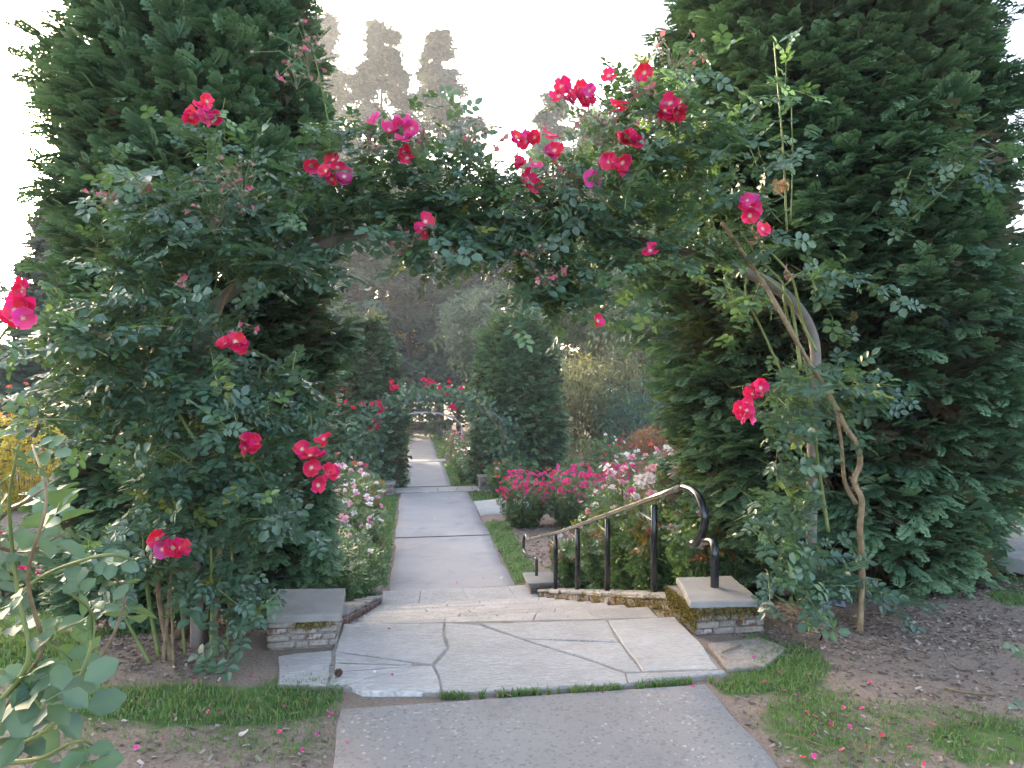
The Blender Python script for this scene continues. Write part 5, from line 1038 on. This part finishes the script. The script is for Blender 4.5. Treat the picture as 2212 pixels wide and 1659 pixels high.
for i, (u, v) in enumerate([(1632, 1424), (1690, 1455), (1720, 1500), (1698, 1490), (1874, 1475), (1818, 1532), (1856, 1530), (1750, 1545), (1768, 1548), (1800, 1560), (1802, 1568), (1840, 1575), (1752, 1590), (1878, 1615), (1812, 1620), (1760, 1640), (1728, 1632), (1960, 1612), (2020, 1565), (1990, 1655), (1650, 1475), (1780, 1400), (1900, 1590), (1810, 1375)]): petal(u, v, ['petal_hot', 'petal_red', 'petal_hot'][i % 3], ['pink petal on the sunken stone beside the right pier','red petal in the dense right grass tuft','pink petal low in the right grass, upper one of a pair','red-rimmed petal low in the right grass, lower one of a pair','large red petal alone on the bare soil right of the grass','pale-tipped petal on soil above the thin right grass','long pink petal on the soil edge, right of the pale-tipped one','red petal in short grass right of the asphalt curve','pink petal touching a small red one right of the asphalt curve','red petal in thin grass, third below the curve','pink petal just under another in the thin grass','wide pink petal in the thin grass right of the others','red petal near the reddish bare patch','pink petal on the dark soil low at the right','pink petal close to the dry stick at right','red petal near the bottom edge in the right grass','hot pink petal beside the asphalt near the bottom edge','red petal far out on the thin right grass','pink petal farthest right on the thin grass','red petal on soil at the lower right corner','faint petal at the foot of the dense right grass tuft','pink petal on the bark mulch near the plant label','small red petal between soil and grass right of centre','red petal on the mulch just right of the plant label'][i], .026, group=gr, seed=60 + i)
for i, (u, v) in enumerate([(850, 1460), (810, 1453), (622, 1440), (608, 1432), (840, 1325 + 35)]): petal(u, v, ['petal_mag', 'petal_white', 'petal_mag', 'petal_hot', 'petal_mag'][i], ['magenta curled petal on the front flagstone right of the pine cone','white curled petal between the pine cone and a magenta petal','magenta petal on the left outer flagstone','pink petal at the rim of the left outer flagstone','dark petal on the flagstone before the first step'][i], .020, .014, gs_, 90 + i)
petal(521, 1590, 'petal_white', 'large white petal with pink rim on the left grass', .05, seed=120); petal(1497, 1484, 'petal_hot', 'hot pink petal at the front edge of the landing', .032, .004, seed=121); petal(1704, 1640, 'petal_hot', 'pink petal on the asphalt near its right edge', .028, .006, seed=122)
petal(1303, 1497, 'petal_mag', 'brown-pink shrivelled petal before the landing edge', .02, .004, seed=123)
for i, (u, v, lb_) in enumerate([(937, 1122, 'white petal lying in the middle of the lower path'), (1082, 1251, 'white petal at the right end of the path crack'), (990, 1262, 'small pink petal near the foot of the steps'), (1046, 1249, 'pale petal just left of the white one on the path crack')]):
    p_ = at_z(u, v, -1.59); o = link('rose_petal', PM['petal_white' if i != 2 else 'petal_hot'], None, None, None, Matrix.Translation(Vector((float(p_[0]), float(p_[1]), -1.582))) @ Matrix.Rotation(i * 1.3, 4, 'Z') @ Matrix.Scale(.05, 4)); tag(o, lb_, 'petal')
# twigs
def twig(label, pts, rad=.004, m='cane_brown'):
    q = [at_z(u, v, .0) + np.array([0, 0, .01]) for u, v in pts]
    for a in q: a[2] = max(float(ground(a[0], a[1])), 0.0) + .01
    g = Geo(); tube(g, smooth_line(q, 4), rad, 5); c = q[0]; o = g.build('twig', MT[m]); tag(o, label, 'twig')
twig('thin straw twig at the front edge of the landing', [(1068, 1495), (1085, 1500), (1105, 1507)], .003); twig('pale twig along the right edge of the asphalt', [(1632, 1532), (1648, 1545)], .004); twig('short pale twig on the soil before the right pier', [(1560, 1412), (1600, 1395)], .007)
twig('dry twig lying across the bare soil at right', [(2040, 1490), (2090, 1500), (2150, 1505)], .006); twig('stick on the grass near the lower edge at right', [(1700, 1590), (1760, 1610), (1800, 1625)], .004)
# brown dead leaf caught in the right rose
lf = thing('dead_leaf', 'crumpled brown maple leaf caught among the right arch canes', 'dead leaf', at_y(1687, 405, 4.05)); g = Geo(); c = at_y(1687, 405, 4.05)
for k in range(6): scatter(g, *leaflet(1, .9, 3, fold=1.4, curl=.6), np.array([c + np.array([.01 * k - .03, 0, .015 * (k % 3)])]), frames(np.array([[sin(k * 2.1), -.6 * cos(k * 1.3), -.7 + .3 * (k % 3)]]), np.array([[.5 * k - 1, -1, .2]])), .055, .6)
g.build('blade', MT['dry'], lf)

# ------------------------------------------------------------------ grass, chips and litter
def grass(name, n, box, seed, hgt=.045, wid=.0035, maskfn=turf_density, pw=1.3, extra=None):
    r = np.random.default_rng(seed); x = r.uniform(box[0], box[1], n); y = r.uniform(box[2], box[3], n); d = maskfn(x, y); cl = .42 + .6 * noise2(x, y, 14, seed) + .6 * noise2(x, y, 4.5, seed + 1)
    k = r.random(n) < d ** pw * np.clip(cl + .25, .03, 1); x, y, d = x[k], y[k], d[k]; z = ground(x, y)
    if extra is not None: x = np.r_[x, extra[0]]; y = np.r_[y, extra[1]]; z = np.r_[z, extra[2]]; d = np.r_[d, np.full(len(extra[0]), 1.)]
    m_ = len(x); a = r.uniform(0, 2 * pi, m_); hh = hgt * r.uniform(.4, 1.4, m_) * (.5 + .6 * d); bx, by = np.cos(a) * wid * (hh / hgt + .3), np.sin(a) * wid * (hh / hgt + .3); lx, ly = r.normal(0, .5, m_) * hh, r.normal(0, .5, m_) * hh
    V = np.stack([np.stack([x - bx, y - by, z - .004], 1), np.stack([x + bx, y + by, z - .004], 1), np.stack([x + lx * .35 - bx * .7, y + ly * .35 - by * .7, z + hh * .6], 1), np.stack([x + lx * .35 + bx * .7, y + ly * .35 + by * .7, z + hh * .6], 1), np.stack([x + lx, y + ly, z + hh * .95], 1)], 1).reshape(-1, 3)
    F = (np.array([(0, 1, 3), (0, 3, 2), (2, 3, 4)])[None] + (np.arange(m_) * 5)[:, None, None]).reshape(-1, 3)
    g = Geo(); tn = np.where(r.random(m_) < .22, r.uniform(0, .25, m_), np.clip(r.normal(.6, .18, m_), .1, 1)); g.add(V, F, np.repeat(tn, 5)); return g.build(name, MT['grass'], kind='stuff', smooth=False)
r = np.random.default_rng(500)
eu = r.uniform(950, 1540, 1500); ev = np.interp(eu, [950, 1080, 1352, 1540], [1502, 1500, 1484, 1466]) + r.normal(0, 1.6, 1500) + 2; E = np.array([at_z(a, b, 0) for a, b in zip(eu, ev)]); kk = noise1(eu * .05, 3) > -.25; E = E[kk]
grass('grass', 190000, (-3.6, 4.6, 1.7, 5.2), 501, .031, .0026, extra=(E[:, 0], E[:, 1], np.zeros(len(E)) - .01)); grass('lawn_grass', 150000, (-12, 12, 5.2, 20), 502, .05, .008); grass('far_lawn_grass', 60000, (-3, 6, 28, 66), 503, .07, .02)
def chips(name, n, box, seed, size, m='chips', mask=None, h0=.002):
    r = np.random.default_rng(seed); x = r.uniform(box[0], box[1], n); y = r.uniform(box[2], box[3], n); d = turf_density(x, y); on = (x > PL(y) - .03) & (x < PR(y) + .03) | ((x > -1.05) & (x < 2.05) & (y > 3.5) & (y < 4.9)) | ((x > -.8) & (x < 2.2) & (y > 4.7) & (y < 10.5))
    k = ~on & (r.random(n) > d * .8)
    if mask is not None: k &= r.random(n) < mask(x, y)
    x, y = x[k], y[k]; m_ = len(x); z = ground(x, y) + h0 + r.random(m_) * size * .3; a = r.uniform(0, 6.28, m_)
    tv = np.array([(-.5, -.16, 0), (.5, -.2, .05), (.45, .18, 0), (-.45, .2, .1), (0, 0, -.18)]); g = Geo(); scatter(g, tv, np.array([(0, 1, 2), (0, 2, 3), (4, 1, 0), (4, 3, 2)]), np.stack([x, y, z], 1), frames(np.stack([np.cos(a), np.sin(a), r.normal(0, .2, m_)], 1), np.array([0, 0, 1]) + r.normal(0, .35, (m_, 3))), size * r.uniform(.4, 1.5, m_), np.clip(r.beta(2, 2.5, m_), 0, 1)); return g.build(name, MT[m], kind='stuff', smooth=False)
def mulchy(x, y):
    u, v, z = proj(np.stack([x, y, 0 * x], 1)); m1 = np.clip(1.6 - ((u - 420) / 260) ** 2 - ((v - 1400) / 65) ** 2, 0, 1); m2 = np.clip(1.6 - ((u - 1900) / 330) ** 2 - ((v - 1370) / 55) ** 2, 0, 1); return np.clip(np.maximum(np.maximum(m1, m2), np.where((y > 4.6), 1, .32)), 0, 1)
chips('bark_chips', 75000, (-3.8, 5.5, 1.9, 6.0), 511, .026, mask=mulchy); chips('bed_mulch', 24000, (-7, 7, 6, 15), 512, .045)
# fine leaf litter and pebbles on the paths, stairs
r = np.random.default_rng(520); n = 420; x = r.uniform(-.4, 1.8, n); k = r.integers(0, 9, n); y = 4.62 + k * .60 + r.random(n) * .56; z = -.1776 * (k + 1) + .012; tv = np.array([(-.5, -.3, 0), (.5, -.2, .1), (.3, .4, 0)]); g = Geo()
a = r.uniform(0, 6.28, n); scatter(g, tv, np.array([(0, 1, 2)]), np.stack([x, y, z], 1), frames(np.stack([np.cos(a), np.sin(a), 0 * a], 1), np.tile([0, 0, 1.], (n, 1))), r.uniform(.008, .03, n), r.random(n)); g.build('leaf_litter', MT['dry'], kind='stuff')
m = bpy.data.materials.new('haze'); m.use_nodes = True; nh = m.node_tree; nh.nodes.remove(nh.nodes['Principled BSDF'])
pv = nh.nodes.new('ShaderNodeVolumePrincipled'); pv.inputs['Color'].default_value = (.90, .94, 1.0, 1); pv.inputs['Density'].default_value = .0012; pv.inputs['Anisotropy'].default_value = .2
nh.links.new(pv.outputs[0], nh.nodes['Material Output'].inputs['Volume'])
g = Geo(); V, F = chamfer_box(520, 520, 60, .01); g.add(V + np.array([0, 150, 24.5]), F); g.build('haze', m, kind='stuff', smooth=False)
print('tris', sum(len(m.polygons) * 1 for m in bpy.data.meshes), 'objects', len(bpy.data.objects))
